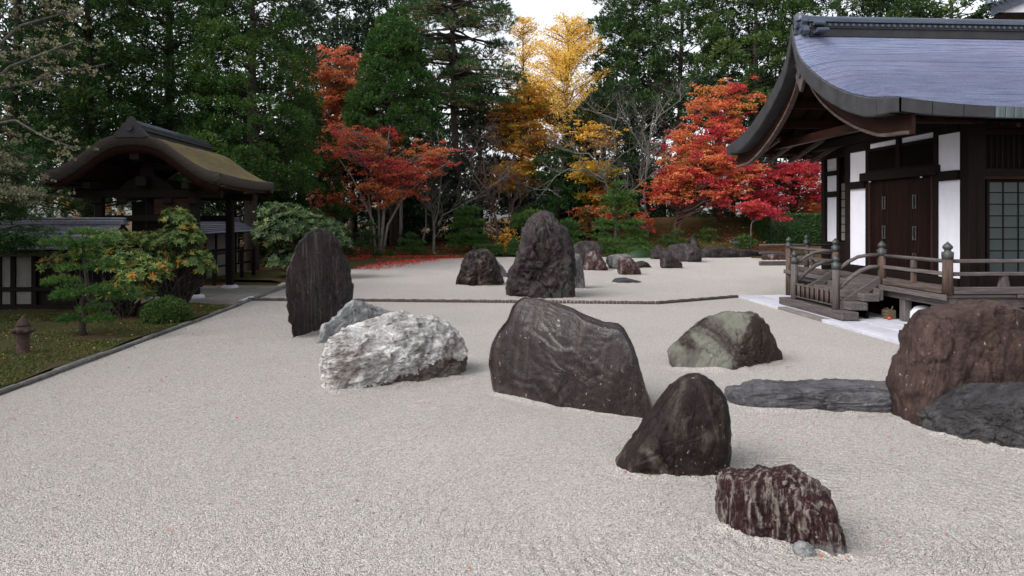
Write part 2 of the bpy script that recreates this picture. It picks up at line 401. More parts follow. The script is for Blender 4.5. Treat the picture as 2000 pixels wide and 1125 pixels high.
def link(name, data, parent=None, loc=(0, 0, 0), rotz=0):
    o = bpy.data.objects.new(name, data); COL.objects.link(o)
    o.location = loc; o.rotation_euler = (0, 0, rotz)
    if parent is not None: o.parent = parent
    return o
def part(name, mb, m, parent, smooth=False, stuff=False, label=None, loc=(0, 0, 0)):
    o = link(name, mb.mesh(name, m, smooth), parent, loc)
    if stuff: o['kind'] = 'stuff'
    if label: o['label'] = label
    return o
def tag(o, label, cat, group=None):
    o['label'] = label; o['category'] = cat
    if group: o['group'] = group
    return o
def thing(name, label, cat, loc=(0, 0, 0), group=None):
    o = link(name, None, None, loc); o.empty_display_size = 0.2
    return tag(o, label, cat, group)
def structure(name, mb, m, smooth=False, kind='structure'):
    o = link(name, mb.mesh(name, m, smooth)); o['kind'] = kind; return o
def bpart(name, parent, m, x0, x1, y0, y1, z0, z1, bev=0.008):
    q = MB(); q.box(x0, x1, y0, y1, z0, z1, bev); return part(name, q, m, parent)
def clone(o, parent, loc, name=None):
    c = o.copy(); COL.objects.link(c); c.parent = parent; c.location = loc
    return c
def smoothstep(a, b, x):
    t = min(1, max(0, (x - a) / (b - a))); return t * t * (3 - 2 * t)
# ------------------------------------------------------------------ the setting
def terrain(x, y):
    t = max(0.0, y - 40.2)
    r = smoothstep(5, 12, x)
    h = r * min(2.4, t * 0.42) + (1 - r) * min(0.9, t * 0.09)
    h += 0.10 * noise.noise(Vector((x * 0.25, y * 0.25, 3))) * smoothstep(40, 44, y)
    return h
def ground():
    q = MB()
    xs = [-300, -150, -80, -50] + [-36 + 1.5 * i for i in range(49)] + [50, 80, 150, 300]
    ys = [-60, -20, 0, 10, 20, 28] + [32 + 1.0 * i for i in range(34)] + [75, 90, 120, 180, 300, 500]
    q.grid([[(x, y, terrain(x, y) - 0.02) for x in xs] for y in ys])
    return structure('ground', q, 'forest_floor', True)
ground()

GR_LEFT = [(-5.87, -8.0), (-5.87, 17.7), (-6.0, 19.0), (-6.35, 22.0), (-6.6, 24.3), (-5.9, 26.6), (-5.5, 29.4), (-5.0, 32.4), (-4.3, 35.4), (-3.2, 37.4), (-1.4, 39.2), (2.4, 40.1), (5.9, 39.4), (10.5, 40.4), (14.6, 39.6), (18.0, 36.5), (22, 34.0)]
def gravel():
    pts = GR_LEFT + [(22, 20), (9.3, 19.6), (9.3, 11.0), (22, 10.6), (22, -8.0)]
    bm = bmesh.new()
    f = bm.faces.new([bm.verts.new((x, y, 0)) for x, y in pts])
    bmesh.ops.triangulate(bm, faces=[f])
    me = bpy.data.meshes.new('gravel'); bm.to_mesh(me); bm.free(); me.materials.append(MATS['white_gravel'])
    if me.polygons[0].normal.z < 0: me.flip_normals()
    o = link('gravel', me, None, (0, 0, 0.0)); o['kind'] = 'structure'
    return o
gravel()
def moss_bed():
    q = MB(); rows = []
    for j in range(60):
        y = 3.0 + 14.6 * j / 59
        row = []
        for i in range(36):
            x = -6.02 - 9.0 * (i / 35) ** 1.3
            z = 0.055 + 0.05 * smoothstep(0, 1.2, -6.02 - x) + 0.035 * noise.noise(Vector((x * 1.1, y * 1.1, 0)))
            row.append((x, y, z))
        rows.append(row)
    q.grid(rows)
    return structure('moss_bed', q, 'moss', True)
moss_bed()
def moss_strip():
    # low mossy verge behind the far edge of the gravel
    q = MB(); rows = []
    path = GR_LEFT[4:16]
    fine = []
    for a, b in zip(path, path[1:]):
        for k in range(6): fine.append((a[0] + (b[0] - a[0]) * k / 6, a[1] + (b[1] - a[1]) * k / 6))
    fine.append(path[-1])
    for i, (x, y) in enumerate(fine):
        a, b = Vector(fine[max(i - 1, 0)]), Vector(fine[min(i + 1, len(fine) - 1)])
        t = (b - a).normalized(); n = Vector((-t.y, t.x))
        row = []
        for k in range(7):
            d = 2.6 * k / 6 + 0.12 * noise.noise(Vector((x * 0.9, y * 0.9, 5)))
            px_, py_ = x + n.x * d, y + n.y * d
            row.append((px_, py_, terrain(px_, py_) + (0.006 if k == 0 else 0.07 + 0.03 * noise.noise(Vector((px_, py_, 1))))))
        rows.append(row)
    q.grid(rows)
    return structure('moss_verge', q, 'moss', True)
moss_strip()

cb = thing('stone_curb', 'low dark stone curb between the mossy bed and the gravel on the left', 'curb', (-5.93, 17.5, 0))
rng = random.Random(5)
y = 3.0
while y < 17.55:
    L = rng.uniform(0.45, 0.8); y1 = min(y + L, 17.62)
    dx = rng.uniform(-.012, .012)
    bpart('curb_stone', cb, 'curb_stone', dx - 0.055, dx + 0.055, y - 17.5 + 0.008, y1 - 17.5, -0.05, 0.060 + rng.uniform(-.012, .012), 0.02)
    y = y1

def tile_edging():
    t = thing('tile_edging', 'thin line of dark roof tiles set on edge across the gravel', 'garden edging', (0, 18.2, 0))
    segs = [(Vector((-6.05, 18.96)), Vector((4.79, 17.52))), (Vector((4.82, 17.50)), Vector((7.52, 18.86)))]
    for a, b in segs:
        q = MB(); d = (b - a); n = int(d.length / 0.1); t2 = d.normalized(); nn = Vector((-t2.y, t2.x))
        for i in range(n):
            c = a + d * ((i + .5) / n)
            h = 0.075 + 0.006 * math.sin(i * 1.7)
            rows = []
            for e in (-0.044, 0.044):
                rows.append([(c.x + t2.x * e + nn.x * w, c.y + t2.y * e + nn.y * w - 18.2, z) for w, z in ((-.045, -.03), (-.052, h * .6), (-.03, h), (.03, h), (.045, h * .6), (.045, -.03))])
            q.grid(rows); k = len(q.v) - 12
            q.f.append(tuple(k + i for i in range(6))); q.f.append(tuple(k + 6 + i for i in range(6))[::-1])
        part('tile_row', q, 'edge_tile', t, False, True)
tile_edging()

# ------------------------------------------------------------------ rocks
def poly_radius(poly, c, th):
    # distance from c to the outline in direction th
    dx, dy = math.cos(th), math.sin(th); best = 0
    n = len(poly)
    for i in range(n):
        x1, y1 = poly[i][0] - c[0], poly[i][1] - c[1]; x2, y2 = poly[(i + 1) % n][0] - c[0], poly[(i + 1) % n][1] - c[1]
        ex, ey = x2 - x1, y2 - y1
        den = dx * ey - dy * ex
        if abs(den) < 1e-9: continue
        t = (x1 * ey - y1 * ex) / den; u = (x1 * dy - y1 * dx) / den
        if t > 0 and -1e-6 <= u <= 1 + 1e-6: best = max(best, t)
    return best
def rock(label, outline, bl, br, df, db, m, p=2.6, planes=(), facets=5, amp=0.05, fscale=2.0, strat=0.0, sdir=(0, 0, 1), res=(120, 46), seed=0, name='garden_rock', group=None, deep=0.22, sink=0.0):
    """outline: photo outline; bl, br: left and right points of the foot line; df/db: bulge to front/back in metres"""
    rnd = random.Random(seed)
    dl, dr = GD(bl[1]) + df * .15, GD(br[1]) + df * .15
    def depth(px): return dl + (dr - dl) * (px - bl[0]) / (br[0] - bl[0])
    pxc = (min(q[0] for q in outline) + max(q[0] for q in outline)) / 2
    Dc = depth(pxc)
    loc = P(pxc, HOR, Dc); loc.z = 0
    pts = []
    for (px, py) in outline:
        D = depth(px)
        w = P(px, py, D) - loc
        pts.append([w.dot(RIGHT), w.z])
    zt = max(q[1] for q in pts)
    # feet go below the gravel
    for q in pts:
        if q[1] < 0.015: q[1] -= deep * zt * 0.5 + 0.06
    x0, x1 = min(q[0] for q in pts), max(q[0] for q in pts); z0 = min(q[1] for q in pts)
    c = ((x0 + x1) / 2 * .5 + sum(q[0] for q in pts) / len(pts) * .5, zt * 0.36)
    slope = (dr - dl) / max(1e-6, (P(br[0], HOR, dr) - P(bl[0], HOR, dl)).dot(RIGHT))
    NT_, NR = res
    hw, hh = (x1 - x0) / 2, (zt - z0) / 2
    def front(x, z, rho, df):
        off = df * max(0.0, 1 - rho ** p) ** (1 / p)
        u, v = (x - (x0 + x1) / 2) / hw, z / zt
        for a, b, cc in planes:
            lim = df * max(0.0, a + b * u + cc * v)
            k = 0.06 * df
            h = max(k - abs(off - lim), 0) / k
            off = min(off, lim) - h * h * k * .25
        return max(off, 0)
    per = [0]
    for i in range(len(pts)):
        A_, B_ = pts[i], pts[(i + 1) % len(pts)]; per.append(per[-1] + math.hypot(B_[0] - A_[0], B_[1] - A_[1]))
    def at(s):
        for i in range(len(pts)):
            if s <= per[i + 1] + 1e-9:
                u = (s - per[i]) / max(1e-9, per[i + 1] - per[i]); A_, B_ = pts[i], pts[(i + 1) % len(pts)]
                return [A_[0] + (B_[0] - A_[0]) * u, A_[1] + (B_[1] - A_[1]) * u]
    S = [at(per[-1] * i / NT_) for i in range(NT_)]
    for _ in range(2):
        S = [[(S[i - 1][k] + 2 * S[i][k] + S[(i + 1) % NT_][k]) / 4 for k in (0, 1)] for i in range(NT_)]
    V, Fc = [], []
    def ring(rho, side):
        out = []
        for i in range(NT_):
            x, z = c[0] + (S[i][0] - c[0]) * rho, c[1] + (S[i][1] - c[1]) * rho
            y = slope * x
            y += -front(x, z, rho, df) if side < 0 else db * max(0.0, 1 - rho ** 2.2) ** (1 / 2.2)
            out.append(Vector((x, y, z)))
        return out
    rhos_f = [math.sin(math.pi / 2 * (k / NR)) ** .8 for k in range(NR, 0, -1)]
    rhos_b = [math.sin(math.pi / 2 * (k / 14)) for k in range(13, 0, -1)]
    rings = [ring(r, 1) for r in rhos_b[::-1]] + [ring(r, -1) for r in rhos_f]
    for rg in rings: V += rg
    nb = len(rings)
    for j in range(nb - 1):
        for i in range(NT_):
            a, b = j * NT_ + i, j * NT_ + (i + 1) % NT_
            Fc.append((a, b, b + NT_, a + NT_))
    o = len(V)
    V.append(Vector((c[0], slope * c[0] + db, c[1]))); V.append(Vector((c[0], slope * c[0] - front(c[0], c[1], 0, df), c[1])))
    for i in range(NT_):
        Fc.append((o, (i + 1) % NT_, i)); k = (nb - 1) * NT_
        Fc.append((o + 1, k + i, k + (i + 1) % NT_))
    # chisel a few flat faces into the front
    cen = Vector((c[0], slope * c[0], c[1]))
    for k in range(facets):
        n = Vector((rnd.uniform(-.55, .55) / max(hw, df), -1.1 / df, rnd.uniform(-.3, .6) / max(hh, df))).normalized()
        sh = lambda q: Vector((q.x - cen.x, q.y - slope * q.x, q.z - cen.z))
        h = max(sh(q).dot(n) for q in V) * rnd.uniform(.80, .93)
        for q in V:
            d = sh(q).dot(n) - h
            if d > 0:
                q.x -= n.x * d * .8; q.z -= n.z * d * .8; q.y -= n.y * d * .8 + slope * n.x * d * .8
    sv = Vector((rnd.uniform(0, 50), rnd.uniform(0, 50), rnd.uniform(0, 50)))
    sd_ = Vector(sdir).normalized()
    a_ = sd_.cross(Vector((0.3, 0.9, 0.2))).normalized(); b_ = sd_.cross(a_)
    size = min(hw, hh)
    for q in V:
        d = q - cen
        n = Vector((d.x / hw / hw, (d.y - slope * d.x) / df / df, d.z / hh / hh)); n.normalize()
        e = q * (fscale / size) * .62 + sv
        wv = Vector((noise.noise(e * 1.7), noise.noise(e * 1.7 + sv), noise.noise(e * 1.7 - sv)))
        e = e + wv * .35
        w = 0.0
        for oc, (fr, am) in enumerate(((1.0, 1.0), (2.3, .5))):
            ds, ps = noise.voronoi(e * fr)
            rv = noise.cell_vector(ps[0] * 3.7 + Vector((9.1, 3.3, 7.7)))
            edge = min(1.0, (ds[1] - ds[0]) / .22)
            w += am * amp * size * (1.1 * (e * fr - ps[0]).dot(rv) + .5 * rv.x - .28 * (1 - edge) ** 2)
        w += amp * size * .55 * noise.fractal(e * 2.2, .75, 2.1, 5)
        rim = 1 - abs(n.y)
        w *= .45 + .55 * (1 - rim)
        if strat:
            e = Vector((q.dot(a_) * 3.2, q.dot(b_) * 3.2, q.dot(sd_) * .32)) / size * 1.3 + sv
            sn = noise.fractal(e, 0.8, 2.2, 4)
            w += strat * size * (abs(sn) - .25)
        q += n * w
    me = bpy.data.meshes.new(name); me.from_pydata([tuple(q) for q in V], [], Fc); me.materials.append(MATS[m])
    bm = bmesh.new(); bm.from_mesh(me); bmesh.ops.recalc_face_normals(bm, faces=bm.faces); bm.to_mesh(me); bm.free()
    me.polygons.foreach_set('use_smooth', [True] * len(me.polygons))
    ob = link(name, me, None, loc, -YAW)
    return tag(ob, label, 'rock', group)

PUR1, PUR2 = (0.018, 0.013, 0.014), (0.062, 0.036, 0.037)
rock_mat('rock_slab', (0.014, 0.010, 0.0105), (0.060, 0.041, 0.041), (0.14, 0.14, 0.125), 0.8, (0.05, 0.10, 0), (6, 6, 0.55), 0.7, (0.4, 0.7), (0.022, 0.026, 0.026), 0.6, bump=0.9)
rock_mat('rock_white', (0.25, 0.24, 0.235), (0.68, 0.665, 0.655), (0.075, 0.055, 0.045), 0.8, (0.25, 0.1, 0.3), (3.4, 3.4, 10), 0.0, (0.5, 0.85), (0.12, 0.088, 0.07), 0.7, .75, 3.2, pt=(.50, .60), st=(.49, .62), stain=((.62, -.25, -2.1), -.70, -.46, (0.026, 0.019, 0.016)), crack=2.4)
rock_mat('rock_pale_grey', (0.13, 0.132, 0.135), (0.40, 0.405, 0.41), (0.10, 0.10, 0.10), 0.7, (0.4, 0.9, 0), (4, 4, 1), 0.6, (0.5, 0.8), (0.07, 0.068, 0.066), .6, bump=0.9, scale=2.5)
rock_mat('rock_maroon', (0.0060, 0.0036, 0.0042), (0.0195, 0.0098, 0.0108), (0.11, 0.092, 0.083), 0.18, (0.0, 0.10, 0), (4.5, 4.5, 0.4), 0.9, (0.20, 0.38), bump=0.28, spec=0.38, stain=((-.42, 0, -1.9), -.05, .42, (0.022, 0.016, 0.0155)))
rock_mat('rock_green', (0.016, 0.009, 0.009), (0.046, 0.027, 0.024), (0.04, 0.042, 0.034), 0.85, (0.2, 0.9, 0), (4, 4, 0.9), 0.8, (0.5, 0.8), (0.150, 0.152, 0.125), 0.9, 0.9, 1.2, (0.28, 0.30, 0.26), stain=((1.0, -.35, -.55), -.12, .12, (0.013, 0.0065, 0.0065)), pt=(.38, .50))
rock_mat('rock_cone', (0.0055, 0.0035, 0.0038), (0.022, 0.0115, 0.0110), (0.105, 0.084, 0.068), 0.55, (0.0, 0.65, 0), (3.2, 3.2, 0.5), 0.8, (0.25, 0.6), (0.10, 0.083, 0.070), 0.75, 0.7, 1.3)
rock_mat('rock_banded', (0.014, 0.005, 0.006), (0.050, 0.018, 0.020), (0.27, 0.235, 0.21), 0.9, (0.05, -0.42, 0.0), (15, 15, 1.6), 0.9, (0.3, 0.65), (0.24, 0.225, 0.22), 0.6, 1.0, 4.2, st=(0.50, 0.60))
rock_mat('rock_log', (0.042, 0.041, 0.046), (0.150, 0.146, 0.158), (0.016, 0.015, 0.017), 0.95, (0.0, 0.02, 0), (0.6, 8, 8), 0.3, (0.45, 0.75), bump=1.0, crack=.7)
rock_mat('rock_log_dark', (0.020, 0.0195, 0.021), (0.075, 0.072, 0.076), (0.008, 0.0075, 0.009), 0.9, (0.0, 0.12, 0), (0.5, 7, 7), 0.3, (0.4, 0.75), bump=1.0, crack=.6)
rock_mat('rock_rust', (0.020, 0.0115, 0.010), (0.078, 0.049, 0.043), (0.105, 0.066, 0.047), 0.4, (0.1, 0.25, 0), (4, 4, 0.8), 0.9, (0.4, 0.75), (0.020, 0.014, 0.0135), 0.7, 1.0, 2.6, (0.40, 0.36, 0.33))
rock_mat('rock_gnarled', (0.014, 0.011, 0.012), (0.054, 0.038, 0.042), (0.058, 0.068, 0.056), 0.6, (0, 0.3, 0), (2.5, 2.5, 1), 0.5, (0.5, 0.8), (0.050, 0.060, 0.050), 0.55, 1.0, 1.6)
rock_mat('rock_far', (0.012, 0.0095, 0.010), (0.045, 0.034, 0.035), (0.13, 0.125, 0.12), 0.45, (0, 0.4, 0), (2.5, 2.5, 1), 0.8, (0.5, 0.8), bump=1.0, scale=1.2)
rock_mat('rock_far_pale', (0.05, 0.048, 0.050), (0.24, 0.235, 0.24), (0.025, 0.02, 0.02), 0.8, (0, 0.4, 0), (2.5, 2.5, 1), 0.0, (0.5, 0.8), bump=1.0, scale=1.5)
rock_mat('rock_far_red', (0.020, 0.009, 0.009), (0.072, 0.034, 0.030), (0.26, 0.25, 0.25), 0.7, (0, 0.4, 0), (2.5, 2.5, 1.5), 0.8, (0.5, 0.8), bump=1.0, scale=1.8)

rock('tall upright dark slab rock with grey vertical streaks, left of the pale boulder',
     [(626, 445), (643, 449), (657, 467), (669, 497), (679, 520), (683, 553), (687, 557), (685, 582), (674, 604), (660, 622), (623, 648), (595, 661), (574, 659), (570, 642), (560, 620), (557, 579), (554, 533), (559, 523), (567, 511), (582, 477), (604, 452)],
     (575, 660), (672, 634), 0.30, 0.40, 'rock_slab', 2.8, ((1.05, -0.28, 0),), 6, 0.085, 2.6, 0.13, (0.08, 0, 1), (130, 50), 1)
rock('broad white boulder with rough wrinkled top and brown stained side',
     [(640, 694), (644, 676), (657, 654), (682, 638), (713, 629), (744, 618), (769, 612), (784, 610), (819, 618), (850, 620), (862, 626), (878, 635), (893, 648), (909, 670), (913, 688), (909, 719), (887, 730), (831, 746), (769, 754), (682, 759), (644, 750), (639, 726)],
     (640, 752), (908, 724), 0.62, 0.5, 'rock_white', 4.5, ((1.62, -0.1, -1.35), (1.25, -.55, -.25)), 3, 0.06, 3.2, 0.10, (1, 0.1, 0.25), (190, 80), 2)
rock('small grey pointed rock wedged behind the white boulder',
     [(621, 670), (627, 654), (638, 632), (657, 617), (669, 604), (688, 590), (704, 587), (719, 595), (735, 600), (760, 610), (775, 622), (780, 660), (700, 690), (640, 682)],
     (622, 672), (770, 650), 0.35, 0.3, 'rock_pale_grey', 2.4, ((1.4, 0, -1.0),), 6, 0.11, 3.0, 0.10, (1, 0, .6), (110, 40), 3)
rock('largest wet purple black boulder at the centre with pale streaks at its foot',
     [(1020, 582), (1037, 582), (1059, 586), (1094, 595), (1119, 602), (1134, 612), (1156, 620), (1181, 630), (1206, 632), (1219, 642), (1231, 664), (1240, 694), (1246, 719), (1256, 749), (1268, 779), (1274, 800), (1266, 811), (1244, 814), (1181, 809), (1119, 800), (1069, 789), (1020, 779), (982, 769), (965, 763), (957, 732), (956, 699), (959, 674), (970, 652), (992, 625), (1002, 597)],
     (965, 764), (1262, 812), 0.45, 0.5, 'rock_maroon', 3.2, ((1.42, 0.28, -1.02), (1.02, 0.5, -.05), (1.25, -.65, -.1)), 4, 0.022, 1.7, 0.02, (0.15, 0, 1), (160, 64), 14)
rock('grey green wedge rock with lichen top near the temple steps',
     [(1305, 692), (1306, 682), (1324, 666), (1344, 649), (1370, 626), (1397, 615), (1423, 610), (1456, 611), (1469, 608), (1486, 626), (1499, 649), (1509, 669), (1523, 697), (1489, 708), (1443, 717), (1390, 724), (1364, 725), (1331, 720), (1308, 713)],
     (1308, 718), (1521, 703), 0.62, 0.4, 'rock_green', 3.6, ((1.08, 0.75, -0.95), (.97, -.7, -.08)), 2, 0.04, 2.6, 0.08, (0.8, 0, .7), (130, 50), 5)
rock('dark cone shaped rock leaning left with pale scar on its face',
     [(1357, 732), (1374, 735), (1390, 745), (1407, 761), (1418, 781), (1423, 820), (1424, 886), (1421, 914), (1403, 924), (1344, 932), (1298, 937), (1268, 934), (1226, 925), (1194, 914), (1203, 902), (1236, 860), (1265, 817), (1285, 791), (1308, 761), (1331, 741)],
     (1197, 916), (1421, 916), 0.30, 0.35, 'rock_cone', 2.2, ((1.25, 0.1, -0.62), (1.15, .55, 0.0)), 4, 0.032, 1.9, 0.04, (-0.55, 0, 1), (140, 54), 6)
rock('small banded red and white rock nearest the camera',
     [(1402, 933), (1418, 924), (1458, 922), (1514, 918), (1557, 917), (1571, 926), (1590, 941), (1606, 961), (1616, 985), (1619, 1013), (1627, 1034), (1634, 1060), (1620, 1068), (1575, 1067), (1547, 1073), (1510, 1067), (1479, 1055), (1453, 1044), (1422, 1022), (1401, 1006), (1400, 978), (1406, 959)],
     (1402, 1020), (1632, 1066), 0.30, 0.25, 'rock_banded', 4.5, ((2.1, -.25, -1.75), (1.05, .25, 0)), 4, 0.06, 3.2, 0.11, (-0.38, 0, 1), (140, 60), 7)
rock('pebble sized pale stone at the foot of the banded rock',
     [(1548, 1072), (1556, 1062), (1570, 1058), (1584, 1063), (1592, 1078), (1580, 1086), (1560, 1086)],
     (1549, 1083), (1592, 1084), 0.06, 0.06, 'rock_pale_grey', 2.2, (), 4, 0.12, 3, 0, (0, 0, 1), (50, 16), 8)
rock('long low blue grey stone shaped like driftwood, lying left of the rusty boulder',
     [(1415, 762), (1420, 758), (1446, 757), (1450, 750), (1476, 745), (1555, 748), (1614, 744), (1673, 745), (1719, 746), (1790, 750), (1800, 775), (1790, 800), (1747, 801), (1653, 797), (1522, 790), (1420, 787)],
     (1418, 788), (1790, 803), 0.34, 0.3, 'rock_log', 3.5, ((1.9, 0, -1.5),), 3, 0.045, 3.5, 0.15, (1, 0, .03), (180, 40), 9)
rock('big rusty brown boulder at the right edge with white lichen crest',
     [(1745, 753), (1748, 738), (1757, 702), (1768, 681), (1774, 645), (1786, 617), (1801, 608), (1831, 596), (1867, 595), (1904, 587), (1922, 586), (1952, 593), (1976, 605), (1991, 626), (2000, 651), (2008, 700), (2014, 760), (2010, 810), (1900, 815), (1850, 818), (1789, 822), (1780, 818), (1751, 818), (1749, 772)],
     (1751, 820), (2010, 822), 0.55, 0.45, 'rock_rust', 4.0, ((1.35, 0.5, -.42), (1.1, -.55, -.05)), 8, 0.05, 2.6, 0.05, (0.2, 0, 1), (150, 60), 10)
rock('long low charcoal stone in front of the rusty boulder at the right edge',
     [(1790, 802), (1792, 796), (1816, 784), (1849, 768), (1892, 762), (1937, 755), (1982, 752), (2040, 750), (2070, 800), (2060, 885), (2000, 871), (1961, 864), (1922, 858), (1861, 850), (1816, 842), (1795, 833)],
     (1798, 838), (2060, 884), 0.42, 0.35, 'rock_log_dark', 2.8, ((1.7, 0, -1.15),), 3, 0.04, 3.0, 0.13, (1, 0, .22), (150, 50), 11)
MG = dict(res=(80, 26))
rock('dark maroon folded rock in the middle distance left of the gnarled peak',
     [(890, 555), (896, 536), (901, 524), (903, 511), (912, 499), (925, 490), (942, 487), (952, 489), (963, 497), (969, 509), (975, 526), (986, 553), (966, 556), (925, 559), (905, 558)],
     (891, 557), (985, 556), 0.7, 0.6, 'rock_cone', 2.4, (), 7, 0.12, 3, 0.06, (.6, 0, .6), seed=12, **MG)
rock('thin white streaked rock leaning behind the maroon folded rock',
     [(958, 500), (968, 506), (976, 514), (986, 526), (991, 537), (988, 541), (980, 540), (962, 540)],
     (960, 541), (990, 541), 0.3, 0.3, 'rock_far_pale', 2.4, (), 4, 0.1, 3, 0.05, seed=13, res=(60, 18))
rock('towering gnarled grey peak rock in the middle of the garden',
     [(1066, 411), (1074, 415), (1088, 429), (1102, 446), (1111, 462), (1117, 478), (1121, 507), (1122, 542), (1117, 578), (1083, 581), (1060, 580), (1029, 577), (988, 577), (991, 542), (994, 530), (1003, 517), (1008, 507), (1013, 485), (1020, 471), (1021, 451), (1031, 432), (1043, 419), (1056, 414)],
     (989, 578), (1117, 580), 0.85, 0.7, 'rock_gnarled', 2.3, (), 9, 0.12, 3.4, 0.05, (.2, 0, 1), (130, 50), 21)
rock('small rounded rock at the foot of the gnarled peak rock',
     [(1028, 577), (1030, 556), (1036, 548), (1045, 543), (1056, 549), (1066, 557), (1074, 570), (1078, 581), (1050, 583)],
     (1029, 581), (1078, 582), 0.5, 0.3, 'rock_gnarled', 2.3, (), 5, 0.08, 3, 0.03, seed=15, res=(70, 22))
rock('narrow pale upright slab behind the right flank of the gnarled peak',
     [(1112, 496), (1118, 494), (1132, 496), (1136, 507), (1138, 524), (1144, 561), (1120, 563), (1110, 562)],
     (1111, 563), (1144, 562), 0.35, 0.3, 'rock_far_pale', 3.2, (), 4, 0.06, 3, 0.05, seed=16, res=(70, 22))
FR = dict(res=(60, 18))
rock('flat topped dark rock behind the purple hump rock',
     [(1118, 482), (1128, 473), (1143, 470), (1168, 472), (1172, 480), (1173, 505), (1172, 523), (1120, 523)],
     (1119, 524), (1173, 524), 0.8, 0.6, 'rock_far', 3.5, (), 4, 0.06, 3, 0.06, seed=17, **FR)
rock('purple hump rock with white patch beside the pale flat stones',
     [(1139, 527), (1143, 501), (1151, 491), (1160, 488), (1168, 491), (1179, 508), (1187, 527), (1160, 528)],
     (1139, 528), (1187, 528), 0.6, 0.5, 'rock_far_red', 2.4, (), 5, 0.08, 3, 0.03, seed=18, **FR)
rock('pale flat stone behind the red speckled stone',
     [(1184, 512), (1185, 503), (1190, 498), (1208, 497), (1225, 495), (1233, 503), (1236, 515), (1233, 523), (1190, 523)],
     (1186, 524), (1236, 524), 0.6, 0.5, 'rock_far_pale', 3.0, (), 4, 0.1, 3, 0.05, (1, 0, 0), seed=19, **FR)
rock('red speckled low stone between the hump rock and the black pebble rock',
     [(1207, 534), (1207, 511), (1212, 504), (1229, 502), (1238, 510), (1246, 522), (1252, 534), (1230, 536)],
     (1207, 536), (1252, 536), 0.55, 0.4, 'rock_far_red', 2.6, (), 5, 0.1, 3, 0.05, seed=20, **FR)
rock('small black rounded stone right of the red speckled stone',
     [(1236, 521), (1240, 512), (1254, 509), (1265, 513), (1272, 522), (1255, 525)],
     (1237, 523), (1272, 523), 0.4, 0.3, 'rock_far', 2.4, (), 4, 0.08, 3, 0.03, seed=22, res=(50, 14))
rock('flat dark stone barely rising from the gravel at mid distance',
     [(1190, 553), (1200, 544), (1221, 542), (1233, 545), (1254, 550), (1254, 553), (1222, 554)],
     (1190, 553), (1254, 552), 0.5, 0.4, 'rock_log_dark', 2.2, (), 3, 0.06, 3, 0.03, (1, 0, 0), seed=23, res=(60, 18))
rock('small upright dark rock left of the broad hump rock',
     [(1269, 505), (1272, 491), (1277, 481), (1286, 478), (1294, 483), (1298, 495), (1297, 506)],
     (1269, 506), (1298, 506), 0.6, 0.5, 'rock_far', 2.4, (), 5, 0.08, 3, 0.03, seed=24, **FR)
rock('broad dark hump rock in the far right rock group',
     [(1301, 490), (1307, 479), (1330, 475), (1351, 477), (1364, 485), (1368, 495), (1366, 510), (1343, 512), (1305, 512)],
     (1302, 511), (1367, 511), 0.9, 0.7, 'rock_far', 3.0, (), 5, 0.07, 3, 0.04, seed=25, **FR)
rock('dark angular rock in front of the broad hump rock',
     [(1290, 523), (1290, 498), (1298, 486), (1309, 497), (1322, 506), (1331, 514), (1331, 524)],
     (1290, 524), (1331, 524), 0.5, 0.4, 'rock_far', 2.8, (), 5, 0.08, 3, 0.04, seed=26, **FR)
rock('narrow pointed rock rising behind the broad hump rock',
     [(1342, 486), (1347, 464), (1353, 459), (1358, 464), (1365, 482), (1366, 497), (1344, 497)],
     (1343, 499), (1366, 499), 0.5, 0.4, 'rock_far', 2.4, (), 4, 0.06, 3, 0.03, seed=27, res=(50, 14))
rock('long low dark ledge rock along the far right edge of the gravel',
     [(1367, 494), (1376, 484), (1403, 481), (1431, 486), (1456, 487), (1487, 489), (1523, 491), (1560, 493), (1560, 501), (1430, 503), (1368, 504)],
     (1368, 504), (1560, 501), 0.8, 0.6, 'rock_far', 3.2, (), 3, 0.12, 6, 0.06, (1, 0, 0), seed=28, res=(110, 18))
rock('grey white rock sitting on the ledge rock at the far right',
     [(1419, 486), (1423, 470), (1435, 466), (1445, 470), (1453, 480), (1456, 492), (1430, 496)],
     (1420, 497), (1456, 497), 0.5, 0.4, 'rock_far_pale', 2.4, (), 5, 0.1, 3, 0.04, seed=29, res=(50, 14))
rock('low reddish rock in front of the ledge rock beside the veranda',
     [(1487, 507), (1489, 497), (1500, 492), (1525, 493), (1545, 498), (1548, 508)],
     (1487, 508), (1548, 508), 0.5, 0.4, 'rock_far_red', 2.8, (), 4, 0.08, 3, 0.04, seed=30, res=(60, 16))

